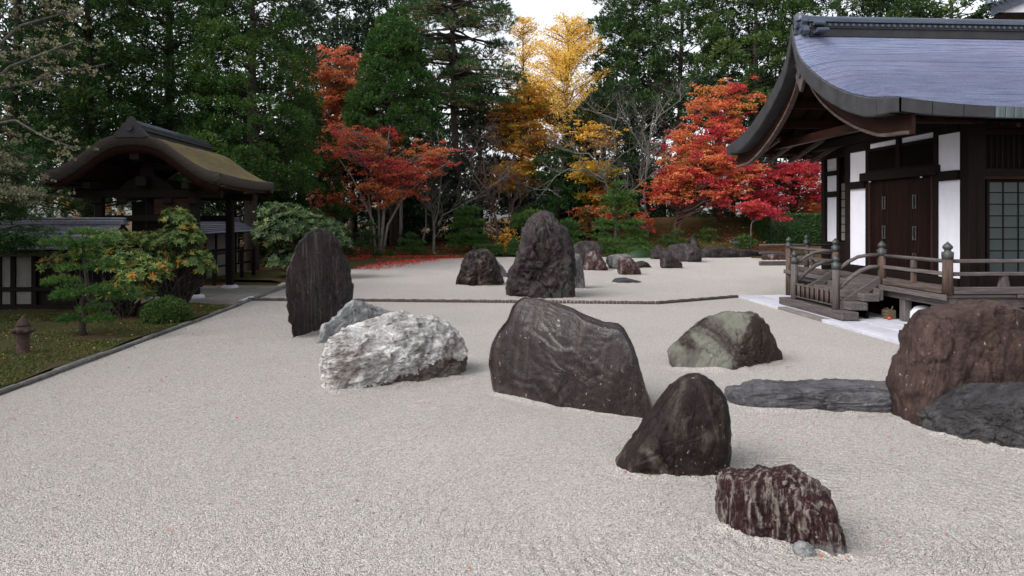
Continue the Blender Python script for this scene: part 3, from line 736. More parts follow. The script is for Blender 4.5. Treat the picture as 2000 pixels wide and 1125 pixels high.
# gravel banked up against the feet of the rocks
FEET = []
def gravel_banks():
    q = MB()
    for ob in [o for o in COL.objects if o.get('category') == 'rock']:
        bm = bmesh.new(); bm.from_mesh(ob.data)
        mw = Matrix.Translation(ob.location) @ Matrix.Rotation(-YAW, 4, 'Z')
        bm.transform(mw)
        r_ = bmesh.ops.bisect_plane(bm, geom=bm.verts[:] + bm.edges[:] + bm.faces[:], plane_co=(0, 0, .015), plane_no=(0, 0, 1))
        pts = [v.co.copy() for v in r_['geom_cut'] if isinstance(v, bmesh.types.BMVert)]
        bm.free()
        if len(pts) < 8: continue
        c = Vector((sum(p_.x for p_ in pts) / len(pts), sum(p_.y for p_ in pts) / len(pts), 0))
        N = 96; rad = [0.0] * N
        for p_ in pts:
            k = int((math.atan2(p_.y - c.y, p_.x - c.x) / (2 * math.pi)) * N) % N
            rad[k] = max(rad[k], (p_ - c).to_2d().length)
        if max(rad) <= 0: continue
        for k in range(N):
            if rad[k] == 0:
                a = next(i for i in range(1, N) if rad[(k - i) % N] > 0); b = next(i for i in range(1, N) if rad[(k + i) % N] > 0)
                rad[k] = -(rad[(k - a) % N] * b + rad[(k + b) % N] * a) / (a + b) if False else (abs(rad[(k - a) % N]) * b + abs(rad[(k + b) % N]) * a) / (a + b)
        rad = [(rad[k - 1] + 2 * rad[k] + rad[(k + 1) % N]) / 4 for k in range(N)]
        s = min(1.0, max(rad) / .6)
        rows = []
        for d, z in ((-.10, .040), (-.015, .036), (.04, .020), (.10, .008), (.19, .0015)):
            row = []
            for k in range(N):
                a = 2 * math.pi * (k + .5) / N
                w = .6 + .8 * (noise.noise(Vector((math.cos(a) * 2.2 + c.x, math.sin(a) * 2.2 + c.y, 0))) + .4)
                row.append((c.x + math.cos(a) * (rad[k] + d * s), c.y + math.sin(a) * (rad[k] + d * s), max(.0012, z * s * w + .003 * noise.noise(Vector((a * 20, d * 40, c.x))))))
            rows.append(row)
        FEET.append(rows[2])
        q.grid(rows, True)
    structure('gravel_bank', q, 'white_gravel', True)
gravel_banks()
# ------------------------------------------------------------------ the temple hall on the right (world axes follow its walls)
DX0, DY0, DY1, DZ = 8.95, 12.35, 19.0, 0.77      # veranda edge, near and far end, floor height
WX, WY = 10.4, 13.8                               # gable wall and long wall
RX, RYM = 8.1, 16.8                               # verge plane and ridge line
T = thing('temple_hall', 'dark timber temple hall with white plaster panels and big curved shingle roof on the right', 'temple', (WX, WY, 0))
TO = Vector((WX, WY, 0))
def tb(name, m, x0, x1, y0, y1, z0, z1, bev=0.01, parent=None):
    return bpart(name, parent or T, m, x0 - WX, x1 - WX, y0 - WY, y1 - WY, z0, z1, bev)
def tp(name, q, m, parent=None, smooth=False, stuff=False):
    q.v = [(a - WX, b - WY, c) for a, b, c in q.v]
    return part(name, q, m, parent or T, smooth, stuff)
def sub(name): return link(name, None, T)
# paving and plinth
for i, (x0, x1) in enumerate(((7.52, 7.74), (7.76, 8.22), (8.24, 8.72), (8.74, 9.25))):
    y = 10.9
    k = 0
    while y < 18.95:
        L = (1.85, 1.5, 2.1, 1.7)[(i + k) % 4]; y1 = min(y + L, 18.98); k += 1
        m = 'pale_stone'
        if 13.75 < (y + y1) / 2 < 17.1 and i == 0: m = 'plinth_stone'
        tb('paving_slab', m, x0, x1, y + .006, y1 - .006, -0.08, 0.05 + (.012 if i == 0 else 0) + .003 * (k % 2), 0.008)
        y = y1
tb('foundation_board', 'dark_timber_y', 10.30, 10.36, WY, 21, 0.0, DZ - .1)
tb('foundation_board', 'dark_timber_x', 10.36, 18, WY + .0, WY + .06, 0.0, DZ - .1)
for (x, y) in ((9.2, 13.95), (9.2, 12.6), (9.2, 17.3), (9.1, 18.75), (10.9, 12.6), (12.8, 12.6), (14.8, 12.6)):
    tb('veranda_pillar', 'grey_timber_z', x - .085, x + .085, y - .085, y + .085, 0.05, DZ - .08, .012)
tb('veranda_beam', 'grey_timber_y', 9.08, 9.24, DY0 + .1, DY1 - .1, DZ - .25, DZ - .062)
tb('veranda_beam', 'grey_timber_x', 9.26, 18, DY0 + .12, DY0 + .26, DZ - .26, DZ - .062)
rng = random.Random(3)
y = DY0 + .06
while y < DY1 - .02:
    y1 = min(y + .235, DY1)
    tb('deck_plank', 'grey_timber_x', DX0 + rng.uniform(-.008, .008), WX - .02, y + .004, y1 - .004, DZ - .058, DZ + rng.uniform(-.004, .004), .005)
    y = y1
x = WX - .01
while x < 17.5:
    x1 = x + .235
    tb('deck_plank', 'grey_timber_y', x + .004, x1 - .004, DY0 + rng.uniform(-.006, .006), WY - .02, DZ - .058, DZ + rng.uniform(-.004, .004), .005)
    x = x1
tb('deck_edge_beam', 'grey_timber_y', DX0 - .03, DX0 - .012, DY0 - .02, DY1 + .02, DZ - .10, DZ + .012)
# gable wall -------------------------------------------------------
def post(y0, y1, z1=4.25, x0=WX - .045, x1=WX + .12, m='dark_timber_z'): return tb('timber_post', m, x0, x1, y0, y1, DZ, z1)
post(13.62, 13.90); post(14.58, 14.74); post(17.22, 17.38); post(18.12, 18.36)
tb('sill_beam', 'dark_timber_y', WX - .08, WX + .1, 13.94, 18.12, DZ + .0, 0.945)
for (y0, y1, z0, z1) in ((13.90, 14.58, .945, 3.05), (13.90, 14.58, 3.26, 4.07), (17.38, 18.12, .98, 3.03), (17.38, 18.12, 3.22, 4.02)):
    tb('plaster_panel', 'plaster', WX - .02, WX + .06, y0 - .01, y1 + .01, z0, z1, 0)
tb('lintel_beam', 'dark_timber_y', WX - .10, WX + .1, 13.94, 14.58, 3.05, 3.26); tb('lintel_beam', 'dark_timber_y', WX - .10, WX + .1, 17.38, 18.12, 3.03, 3.22)
tb('door_lintel', 'dark_timber_y', WX - .15, WX + .1, 14.52, 17.48, 3.20, 3.42)
tb('wall_plate', 'dark_timber_y', WX - .12, WX + .14, 13.5, 20.2, 4.25, 4.48)
tb('plaster_strip', 'plaster', WX, WX + .06, 14.74, 15.90, 4.04, 4.17, 0); tb('plaster_strip', 'plaster', WX, WX + .06, 16.06, 17.22, 4.04, 4.17, 0)
tb('head_beam', 'dark_timber_y', WX - .06, WX + .1, 14.74, 17.22, 4.17, 4.25); tb('head_beam', 'dark_timber_y', WX - .06, WX + .1, 13.94, 14.58, 4.07, 4.25); tb('head_beam', 'dark_timber_y', WX - .06, WX + .1, 17.38, 18.12, 4.02, 4.25)
tb('timber_post', 'dark_timber_z', WX - .07, WX + .1, 15.90, 16.06, 3.42, 4.17)
# lattice transom over the doors
for (y0, y1) in ((14.74, 15.90), (16.06, 17.22)):
    fr = sub('transom')
    tb('transom_board', 'dark_timber_y', WX + .05, WX + .08, y0, y1, 3.42, 4.04, 0, fr)
    tb('transom_rail', 'dark_timber_y', WX - .05, WX + .04, y0, y1, 3.42, 3.48, .005, fr); tb('transom_rail', 'dark_timber_y', WX - .05, WX + .04, y0, y1, 3.97, 4.04, .005, fr)
    q = MB()
    for k in range(1, 18):
        c = y0 + (y1 - y0) * k / 18; q.box(WX - .02, WX + .012, c - .011, c + .011, 3.48, 3.97)
    for k in range(1, 7):
        c = 3.48 + .49 * k / 7; q.box(WX - .005, WX + .03, y0, y1, c - .011, c + .011)
    tp('lattice', q, 'dark_timber_z', fr, False, True)
# the two plank doors
for (y0, y1, nm) in ((14.80, 15.975, 0), (15.985, 17.16, 1)):
    dr = sub('door')
    n = 5
    for k in range(n):
        a, b = y0 + (y1 - y0) * k / n, y0 + (y1 - y0) * (k + 1) / n
        tb('door_plank', 'door_timber_z', WX - .012 - .004 * (k % 2), WX + .03, a + .004, b - .004, .96, 3.19, .006, dr)
    for z in (2.62, 1.88, 1.25):
        q = MB(); c = (y0 + y1) / 2
        for dy in (-.05, .05):
            q.box(WX - .055, WX - .02, c + dy - .012, c + dy + .012, z - .17, z + .17, .008)
        q.box(WX - .05, WX - .02, c - .05, c + .05, z - .16, z - .13, .006); q.box(WX - .05, WX - .02, c - .05, c + .05, z + .13, z + .16, .006)
        tp('door_strap', q, 'black_metal', dr)
tb('door_jamb', 'red_timber_x', WX - .06, WX + .06, 14.74, 14.80, .945, 3.2); tb('door_jamb', 'red_timber_x', WX - .06, WX + .06, 17.16, 17.22, .945, 3.2)
for y in (14.95, 16.95): 
    q = MB(); q.tube([(WX - .19, y, 3.17), (WX - .15, y, 3.17)], .018, 8); tp('lintel_stud', q, 'pale_stone')
# farther, set back bay of the gable side
FX = 11.25
def fpos(px): return onX(px, 450, FX).y
yA, yB, yC, yD = fpos(1655), fpos(1641), fpos(1616), fpos(1609)
tb('timber_post', 'dark_timber_z', FX - .08, FX + .1, yA - .35, yA, DZ - .2, 4.4); tb('timber_post', 'dark_timber_z', FX - .09, FX + .1, yC, yD, 0.2, 4.4); tb('timber_post', 'dark_timber_z', FX - .06, FX + .1, yB - .03, yB + .12, .5, 4.4)
def fz(py, y=None): 
    D = FX * SA + (yB + yC) / 2 * CA
    return EYE - (py - HOR) / F_PX * D
for a, b in ((310, 334), (343, 374), (385, 472)):
    tb('plaster_panel', 'plaster', FX, FX + .05, yB + .12, yC, fz(b), fz(a), 0)
for a, b in ((334, 343), (374, 385)): tb('tie_beam', 'dark_timber_y', FX - .07, FX + .08, yB + .12, yC, fz(b), fz(a))
tb('tie_beam', 'dark_timber_y', FX - .09, FX + .08, yA, yC, .5, fz(472)); tb('wall_plate', 'dark_timber_y', FX - .1, FX + .1, yA - .3, yD + .4, fz(310), 4.5)
sw = sub('side_window')
for k in range(7):
    tb('pane', 'plaster_shaded', FX + .01, FX + .03, yA + .02, yB - .05, fz(472) + .06 + .25 * k, fz(472) + .28 + .25 * k, 0, sw)
tb('window_frame', 'dark_timber_z', FX + .03, FX + .06, yA, yB - .03, fz(472), fz(343), 0, sw)
# long wall towards the camera -------------------------------------
tb('timber_post', 'dark_timber_z', WX + .125, WX + .36, WY - .12, WY + .1, DZ, 4.3)
tb('lintel_beam', 'dark_timber_x', WX + .36, 18, WY - .10, WY + .1, 3.06, 3.28)
tb('nageshi_beam', 'red_timber_x', WX + .36, 18, WY - .115, WY - .102, 3.05, 3.11)
tb('sill_beam', 'dark_timber_x', WX + .36, 18, WY - .1, WY + .1, DZ, 1.0)
tb('wall_plate', 'dark_timber_x', WX - .3, 18, WY - .13, WY + .12, 4.485, 4.7)
tb('head_beam', 'dark_timber_x', WX + .36, 18, WY - .08, WY + .08, 4.0, 4.12)
tb('plaster_strip', 'plaster', WX + .36, 18, WY, WY + .05, 4.30, 4.40, 0); tb('wall_board', 'dark_timber_x', WX + .36, 18, WY + .055, WY + .09, 4.12, 4.485, 0); tb('head_beam', 'dark_timber_x', WX + .36, 18, WY - .06, WY + .05, 4.122, 4.30)
ra = sub('ramma_lattice')
tb('lattice_board', 'dark_timber_x', WX + .36, 18, WY + .06, WY + .09, 3.28, 4.0, 0, ra)
for k in range(38):
    c = WX + .42 + .125 * k
    tb('lattice_bar', 'dark_timber_z', c - .018, c + .018, WY - .045, WY - .01, 3.28, 4.0, .004, ra)
for z in (3.42, 3.86): tb('lattice_rail', 'dark_timber_x', WX + .36, 18, WY - .008, WY + .02, z - .02, z + .02, 0, ra)
sh = sub('shoji_screen')
pw, ph, sx0, sz0 = .335, .262, WX + .50, 1.05
ncol, nrow = 14, 8
ph = (3.02 - sz0) / nrow
first = None
for i in range(ncol):
    for j in range(nrow):
        loc = (sx0 + i * pw + .5 * pw - WX, 0.0, sz0 + (j + .5) * ph)
        if first is None:
            q = MB(); q.box(-pw / 2 + .011, pw / 2 - .011, -.004, .004, -ph / 2 + .011, ph / 2 - .011)
            first = part('pane', q, 'shoji_paper', sh, loc=loc)
        else: clone(first, sh, loc)
for i in range(ncol + 1):
    w = .03 if i % 4 == 0 else .0105
    tb('muntin', 'dark_timber_z', sx0 + i * pw - w, sx0 + i * pw + w, WY - .02, WY + .012, sz0 - .03, sz0 + nrow * ph + .03, 0, sh)
for j in range(nrow + 1):
    w = .03 if j in (0, nrow) else .0105
    tb('muntin', 'dark_timber_x', sx0, sx0 + ncol * pw, WY - .012, WY + .008, sz0 + j * ph - w, sz0 + j * ph + w, 0, sh)
tb('inner_wall', 'dark_timber_x', WX + .13, 18, WY + .16, WY + .2, DZ, 4.7, 0); tb('inner_wall', 'dark_timber_y', WX + .13, WX + .17, WY + .2, 18.3, DZ, 4.5, 0); tb('inner_wall', 'dark_timber_x', WX + .2, FX + .2, 18.3, 18.34, DZ, 4.5, 0); tb('inner_wall', 'dark_timber_y', FX + .08, FX + .12, 18.34, yD - .02, .2, 4.5, 0)
tb('inner_wall', 'dark_timber_y', 17.9, 18, WY + .2, 22, 0, 4.5, 0); tb('inner_wall', 'dark_timber_x', FX + .13, 17.9, yD - .06, yD - .02, 0, 4.5, 0)

# railing ----------------------------------------------------------
rl = sub('railing')
def giboshi(x, y, z0, z1, r=.085, m='brown_timber_z'):
    q = MB(); q.lathe(x, y, [(r, z0), (r, z1 - .27)], 16); tp('railing_post', q, m, rl, True)
    b = z1 - .27
    q = MB(); q.lathe(x, y, [(r + .006, b - .06), (r + .012, b), (r + .012, b + .075), (r * .72, b + .085), (r * .62, b + .115), (r * .66, b + .12), (r * .98, b + .15), (r * .96, b + .185), (r * .6, b + .225), (r * .22, b + .255), (.006, b + .27)], 16)
    tp('post_finial', q, 'black_metal', rl, True)
giboshi(DX0 + .09, DY0 + .10, DZ, 1.78, .092); giboshi(DX0 + .07, 14.5, DZ, 1.74); giboshi(DX0 + .07, 16.42, DZ, 1.74); giboshi(DX0 + .07, 18.9, .06, 1.72, .085)
giboshi(7.98, 14.5, .06, 1.44, .08, 'grey_timber_z'); giboshi(7.98, 16.42, .06, 1.44, .08, 'grey_timber_z'); giboshi(10.4, 20.6, .5, 1.75, .08)
def rails(p, d, a, b):
    # three rails along axis d ('x' or 'y') from a to b at offset p
    def tb2(nm, m, w0, w1, z0, z1):
        if d == 'y': tb(nm, m + '_y', p - w0, p + w1, a, b, z0, z1, .01, rl)
        else: tb(nm, m + '_x', a, b, p - w0, p + w1, z0, z1, .01, rl)
    q = MB(); q.tube([(p, a, DZ + .64), (p, b, DZ + .64)] if d == 'y' else [(a, p, DZ + .64), (b, p, DZ + .64)], .038, 10); tp('top_rail', q, 'grey_timber_' + d, rl, True)
    tb2('middle_rail', 'grey_timber', .055, .055, DZ + .36, DZ + .43)
    tb2('bottom_rail', 'brown_timber' if d == 'y' else 'grey_timber', .065, .065, DZ + .013, DZ + .145)
rails(DX0 + .09, 'y', DY0 + .19, 14.41); rails(DX0 + .09, 'y', 16.5, 18.82); rails(DY0 + .10, 'x', DX0 + .18, 17.5)
rails(20.6, 'x', 8.9, 11.2)
for (x, y, s) in ((DX0 + .09, 13.45, 0), (DX0 + .09, 17.6, 0)):
    tb('strut', 'brown_timber_z', x - .04, x + .04, y - .05, y + .05, DZ + .145, DZ + .36, .01, rl); tb('strut', 'grey_timber_z', x - .045, x + .045, y - .06, y + .06, DZ + .43, DZ + .60, .02, rl)
for x in (10.15, 11.9, 13.6, 15.3):
    q = MB(); q.prism([(x - .10, DZ + .145), (x + .10, DZ + .145), (x + .06, DZ + .36), (x - .035, DZ + .36)], 1, DY0 + .06, DY0 + .14); tp('strut', q, 'grey_timber_z', rl)
# stair
st = sub('stair')
for (x0, x1, z0, z1, ya, yb) in ((7.83, 8.20, .06, .235, 13.98, 16.95), (8.12, 8.50, .25, .415, 14.16, 16.75), (8.44, 8.80, .43, .595, 14.22, 16.70)):
    tb('stair_tread', 'grey_timber_y', x0, x1, ya, yb, z0, z1, .012, st)
tb('stair_riser', 'dark_timber_y', 8.24, 8.27, 14.3, 16.6, .06, .25, 0, st); tb('stair_riser', 'dark_timber_y', 8.56, 8.6, 14.3, 16.6, .06, .43, 0, st)
tb('stair_board', 'grey_timber_y', 8.80, 8.905, 14.25, 16.68, .45, .70, .01, st)
for yy in (14.5, 16.42):
    for (pts, r) in (([(8.06, 1.13), (8.25, 1.27), (8.48, 1.385), (8.72, 1.42), (8.98, 1.42)], .04), ([(8.06, .70), (8.3, .92), (8.52, 1.07), (8.74, 1.155), (8.98, 1.165)], .048)):
        q = MB(); q.tube([(x, yy, z) for x, z in pts], r, 10); tp('stair_rail', q, 'grey_timber_x', st, True)
    q = MB(); q.prism([(8.03, .24), (8.16, .24), (8.98, .80), (8.98, .97), (8.03, .38)], 1, yy - .05, yy + .05); tp('stringer', q, 'grey_timber_x', st)
# bamboo barrier between the front stair posts
lb = sub('stair_barrier')
tb('barrier_rail', 'grey_timber_y', 7.955, 8.0, 14.58, 16.34, .30, .335, .006, lb); tb('barrier_rail', 'grey_timber_y', 7.955, 8.0, 14.58, 16.34, .60, .64, .006, lb)
rng = random.Random(8)
for k in range(24):
    y = 14.62 + 1.68 * k / 23
    q = MB(); q.tube([(7.975, y + rng.uniform(-.008, .008), .30), (7.975, y + rng.uniform(-.008, .008), .635 + rng.uniform(-.02, .03))], .024, 7)
    tp('barrier_slat', q, ('grey_timber_z', 'brown_timber_z', 'dark_timber_z')[(k * 7) % 3], lb, True)

# roof -------------------------------------------------------------
VERGE = []
for px, py in ((1534.6, 54.4), (1554, 103), (1582, 134), (1613, 160), (1651, 179), (1697, 190.5), (1758, 189)):
    w = onX(px, py, RX); VERGE.append((w.y, w.z))
VERGE[0] = (RYM, max(VERGE[0][1], VERGE[1][1] + .5))
VERGE.sort()                                     # eave first
EY = VERGE[0][0]
def verge_z(y):
    y = RYM - abs(y - RYM)
    if y <= EY: return VERGE[0][1]
    for (a, za), (b, zb) in zip(VERGE, VERGE[1:]):
        if a <= y <= b:
            return za + (zb - za) * (y - a) / (b - a)
    return VERGE[-1][1]
ys_ = np.linspace(EY, RYM, 61); zs_ = np.array([verge_z(v) for v in ys_])
for _ in range(14):
    zs_[1:-1] = (zs_[:-2] + 2 * zs_[1:-1] + zs_[2:]) / 4
def vz(y):
    return float(np.interp(RYM - abs(y - RYM), ys_, zs_))
def roof_z(x, y):
    w = smoothstep(EY - .1, EY + 1.3, RYM - abs(y - RYM))
    t = min(1.0, (x - RX) / 1.15)
    e = 1 - smoothstep(0, 1.6, RYM - abs(y - RYM) - EY)
    sag = -0.17 * (1 - (1 - min(1, (x - RX) / 2.6)) ** 2) * e
    return vz(y) + 0.17 * w * (1 - (1 - t) ** 2.2) + sag
RXS = [RX + .06 * i for i in range(20)] + [RX + 1.2 + .4 * i for i in range(24)]
q = MB(); NCO = 74
seq = np.linspace(EY, RYM - .12, NCO + 1)
for side in (0, 1):
    for i in range(NCO):
        a, b = float(seq[i]), float(seq[i + 1])
        Y = lambda v: v if side == 0 else 2 * RYM - v
        if side == 1 and i % 3: continue
        if side == 1: b = float(seq[min(i + 3, NCO)])
        wob = lambda x, k: .004 * noise.noise(Vector((x * 3, i * 1.7 + k, 2)))
        q.grid([[(x, Y(a), roof_z(x, Y(a)) - .004) for x in RXS], [(x, Y(a), roof_z(x, Y(a)) + .016 + .02 * ((i * 7919) % 13 == 3) + .008 * ((i * 31) % 5 == 1) + wob(x, 0)) for x in RXS], [(x, Y(b), roof_z(x, Y(b))) for x in RXS]])
rf = tp('roof', q, 'roof_shingle', None, False, True)
# eave fascia made of copper sheets
x = RX + .02; k = 0
rng = random.Random(4)
while x < 17:
    w = .62 if k < 3 else rng.uniform(.16, .34)
    n = 3
    th = lambda x: .205 + .055 * (1 - smoothstep(RX, RX + 2.2, x))
    for side in (0, 1):
        q = MB()
        Yf = lambda v: v if side == 0 else 2 * RYM - v
        rows = []
        for dy, f in ((.10, 0.015), (.0, .005), (-.012, .02), (-.004, 1.0), (.35, 1.0)):
            rows.append([(x + (w - .012) * s / n, Yf(EY + dy), roof_z(x + w * s / n, EY + max(0, dy) * .3) - .006 - f * th(x + w * s / n)) for s in range(n + 1)])
        q.grid(rows)
        tp('eave_sheet', q, 'verge_copper' if k < 3 else 'eave_copper', None)
    x += w; k += 1
# eave underside
q = MB()
for side in (0, 1):
    Yf = lambda v: v if side == 0 else 2 * RYM - v
    q.grid([[(x, Yf(EY + d), roof_z(x, EY + d) - (.33 if d < .3 else .30)) for x in RXS] for d in (.25, .8, 1.4, 2.0, 2.8, 3.6, RYM - EY)])
tp('roof_board', q, 'red_timber_x', None, True)
# verge band: copper sheets following the curve
def verge_band(y0, y1):
    q = MB(); n = 6
    for_ = [(.0, -.005), (-.02, -.03), (-.02, -.40), (.0, -.43), (.40, -.43)]
    kk = lambda y: .68 + .32 * smoothstep(0, 1.3, RYM - abs(y - RYM) - EY)
    rows = [[(RX + dx, y0 + (y1 - y0) * s / n, vz(y0 + (y1 - y0) * s / n) + dz * kk(y0 + (y1 - y0) * s / n)) for s in range(n + 1)] for dx, dz in for_]
    q.grid(rows); return q
edges = list(np.linspace(EY - .0, RYM, 7))
for a, b in zip(edges, edges[1:]):
    for s in (0, 1):
        A, B = (a, b - .006) if s == 0 else (2 * RYM - b + .006, 2 * RYM - a)
        tp('verge_sheet', verge_band(A, B), 'verge_copper', None)
# barge boards under the verge
for s in (0, 1):
    q = MB(); rows = []
    for i in range(25):
        y = EY + .10 + (RYM - EY - .10) * i / 24
        yy = y if s == 0 else 2 * RYM - y
        z = vz(y) - .30 - .12 * smoothstep(0, 1.3, y - EY); h = .27 + .10 * smoothstep(0, .25, 1 - (y - EY) / (RYM - EY))
        lip = .05
        rows.append([(RX + .30, yy, z), (RX + .30, yy, z - h + lip), (RX + .26, yy, z - h + lip - .01), (RX + .26, yy, z - h - .03), (RX + .37, yy, z - h - .03), (RX + .37, yy, z)])
    q.grid(rows)
    q.f.append((0, 1, 2, 3, 4, 5))
    tp('barge_board', q, 'red_timber_y', None)
    q = MB(); rows = []
    for i in range(25):
        y = EY + .10 + (RYM - EY - .10) * i / 24; yy = y if s == 0 else 2 * RYM - y
        z = vz(y) - .30 - .12 * smoothstep(0, 1.3, y - EY) - .27 - .10 * smoothstep(0, .25, 1 - (y - EY) / (RYM - EY))
        rows.append([(RX + .25, yy, z + .03), (RX + .25, yy, z - .035), (RX + .38, yy, z - .035)])
    q.grid(rows); tp('barge_lip', q, 'brown_timber_y', None)
# gable ornament
q = MB(); c0 = Vector((RX + .25, RYM, vz(RYM) - .80))
prof = [(0, .05), (.12, .02), (.20, -.08), (.34, -.10), (.40, -.22), (.30, -.30), (.20, -.27), (.17, -.36), (.24, -.48), (.20, -.62), (.10, -.74), (0, -.92)]
poly = [(RYM + a, c0.z + b) for a, b in prof] + [(RYM - a, c0.z + b) for a, b in prof[-2:0:-1]]
q.prism(poly, 0, RX + .21, RX + .29)
for (dy, dz, r) in ((.27, -.2, .07), (-.27, -.2, .07), (0, -.14, .09), (0, -.5, .06)):
    q.tube([(RX + .17, RYM + dy, c0.z + dz), (RX + .22, RYM + dy, c0.z + dz)], r, 10)
tp('gable_pendant', q, 'grey_timber_z', None)
# rafters and purlins under the gable overhang
for s in (0, 1):
    for k in range(4):
        x = RX + .75 + .52 * k
        q = MB()
        for i in range(10):
            y0 = EY + .35 + (RYM - EY - .45) * i / 10; y1 = EY + .35 + (RYM - EY - .45) * (i + 1) / 10
            Y0, Y1 = (y0, y1) if s == 0 else (2 * RYM - y0, 2 * RYM - y1)
            z0, z1 = roof_z(x, y0) - .30, roof_z(x, y1) - .30
            q.add([(x - .035, Y0, z0), (x + .035, Y0, z0), (x + .035, Y0, z0 - .11), (x - .035, Y0, z0 - .11), (x - .035, Y1, z1), (x + .035, Y1, z1), (x + .035, Y1, z1 - .11), (x - .035, Y1, z1 - .11)],
                  [(0, 1, 5, 4), (1, 2, 6, 5), (2, 3, 7, 6), (3, 0, 4, 7), (0, 3, 2, 1), (4, 5, 6, 7)])
        tp('rafter', q, 'dark_timber_y')
    for d in (.9, 1.65, 2.4, 3.15):
        yy = EY + d if s == 0 else 2 * RYM - EY - d
        z = roof_z(9.2, EY + d) - .48
        tb('purlin', 'red_timber_x', RX + .38, WX, yy - .07, yy + .07, z - .12, z + .1)
k = 0
x = RX + 2.6
while x < 17:
    q = MB(); y0, y1 = EY + .3, WY - .1
    z0, z1 = roof_z(x, y0) - .33, roof_z(x, y1) - .32
    q.add([(x - .04, y0, z0), (x + .04, y0, z0), (x + .04, y0, z0 - .1), (x - .04, y0, z0 - .1), (x - .04, y1, z1), (x + .04, y1, z1), (x + .04, y1, z1 - .1), (x - .04, y1, z1 - .1)],
          [(0, 1, 5, 4), (1, 2, 6, 5), (2, 3, 7, 6), (3, 0, 4, 7), (0, 3, 2, 1), (4, 5, 6, 7)])
    tp('rafter', q, 'red_timber_y'); x += .36
# gable triangle wall, tie beam and far pent eave rafters
q = MB(); yy = np.linspace(EY + 1.2, 2 * RYM - EY - 1.2, 40)
q.grid([[(WX + .02, float(v), 4.45) for v in yy], [(WX + .02, float(v), roof_z(WX, float(v)) - .3) for v in yy]]); tp('gable_wall', q, 'dark_timber_y')
tb('tie_beam', 'red_timber_y', RX + 1.0, RX + 1.16, EY + 1.1, 2 * RYM - EY - .9, 4.30, 4.52)
for x in (RX + .6, RX + 1.2, RX + 1.9, RX + 2.6, RX + 3.2):
    q = MB(); y0, y1 = 2 * RYM - EY - .25, 2 * RYM - EY - 2.3
    z0, z1 = vz(y0) - .50, vz(y0) - .05
    q.add([(x - .045, y0, z0), (x + .045, y0, z0), (x + .045, y0, z0 - .1), (x - .045, y0, z0 - .1), (x - .045, y1, z1), (x + .045, y1, z1), (x + .045, y1, z1 - .1), (x - .045, y1, z1 - .1)],
          [(0, 1, 5, 4), (1, 2, 6, 5), (2, 3, 7, 6), (3, 0, 4, 7), (0, 3, 2, 1), (4, 5, 6, 7)])
    tp('rafter', q, 'brown_timber_y')
# ridge
ZR = roof_z(10, RYM - .12)
tb('ridge_base', 'ridge_dark', RX + .35, 18, RYM - .22, RYM + .22, ZR - .2, ZR + .17, .02)
tb('ridge_course', 'ridge_dark', RX + .32, 18, RYM - .25, RYM + .25, ZR + .015, ZR + .04, .008)
first = None
for i in range(60):
    loc = (RX + .70 + .152 * i - WX, RYM - .23 - WY, ZR + .10)
    if first is None:
        m = MB(); m.tube([(0, -.03, 0), (0, .02, 0)], .036, 10); first = part('ridge_tile_end', m, 'ridge_copper', T, loc=loc)
    else: clone(first, T, loc)
tb('ridge_course', 'ridge_copper', RX + .32, 18, RYM - .26, RYM + .26, ZR + .165, ZR + .205, .012)
q = MB()
pth = [(RX + .12, .28), (RX + .25, .235), (RX + .5, .212), (RX + .9, .205), (18, .205)]
q.grid([[(x, RYM + .19 * math.cos(a), ZR + dz + .17 * math.sin(a)) for a in np.linspace(-.25, math.pi + .25, 13)] for x, dz in pth]); 
q.f.append(tuple(range(13)))
tp('ridge_cap', q, 'ridge_copper', None, True)
q = MB()
og = [(0, .62), (.10, .56), (.16, .42), (.30, .40), (.34, .26), (.26, .16), (.40, .06), (.46, -.10), (.36, -.22), (.24, -.20), (.16, -.12), (0, -.16)]
q.prism([(RYM + a * .72, ZR + b * .72) for a, b in og] + [(RYM - a * .72, ZR + b * .72) for a, b in og[-2:0:-1]], 0, RX + .16, RX + .30)
q.tube([(RX + .08, RYM, ZR + .13), (RX + .18, RYM, ZR + .13)], .09, 12)
for dy in (-.22, .22): q.tube([(RX + .10, RYM + dy, ZR - .04), (RX + .2, RYM + dy, ZR - .04)], .055, 10)
tp('ridge_ornament', q, 'ridge_copper', None)
for (dz, dy) in ((.11, -.32), (-.10, -.50)):
    q = MB(); q.tube([(RX + .40, RYM + dy, ZR + dz), (RX + .68, RYM + dy, ZR + dz)], .055, 12); q.box(RX + .42, RX + .66, RYM + dy + .02, RYM - .2, ZR + dz - .035, ZR + dz + .02)
    tp('ridge_ornament', q, 'ridge_copper')

# things near the hall
ct = thing('wooden_crate', 'small wooden crate tucked under the veranda beside a pillar', 'crate', (9.05, 14.3, .053))
for i in range(3): bpart('slat', ct, 'crate_wood', -.10, .10, -.10, -.088, .005 + .065 * i, .062 + .065 * i, .003); bpart('slat', ct, 'crate_wood', -.10, -.088, -.086, .10, .005 + .065 * i, .062 + .065 * i, .003)
bpart('bottom', ct, 'crate_wood', -.086, .10, -.084, .10, 0, .02, .003); bpart('back_panel', ct, 'crate_wood', -.086, .10, .088, .10, .02, .195, .003); bpart('end_panel', ct, 'crate_wood', .088, .10, -.086, .086, .02, .195, .003)
bg_ = MB()
rng = random.Random(2)
for k in range(7):
    a = rng.uniform(0, 6.28); bg_.tube([(9.05 + .03 * math.cos(a), 14.3 + .03 * math.sin(a), .09), (9.05 + .08 * math.cos(a), 14.3 + .08 * math.sin(a), .29 + rng.uniform(-.04, .04))], [.009, .013], 5)
tag(link('straw_bundle', bg_.mesh('straw_bundle', 'crate_wood')), 'dry brown bundle sticking out of the crate under the veranda', 'bundle')
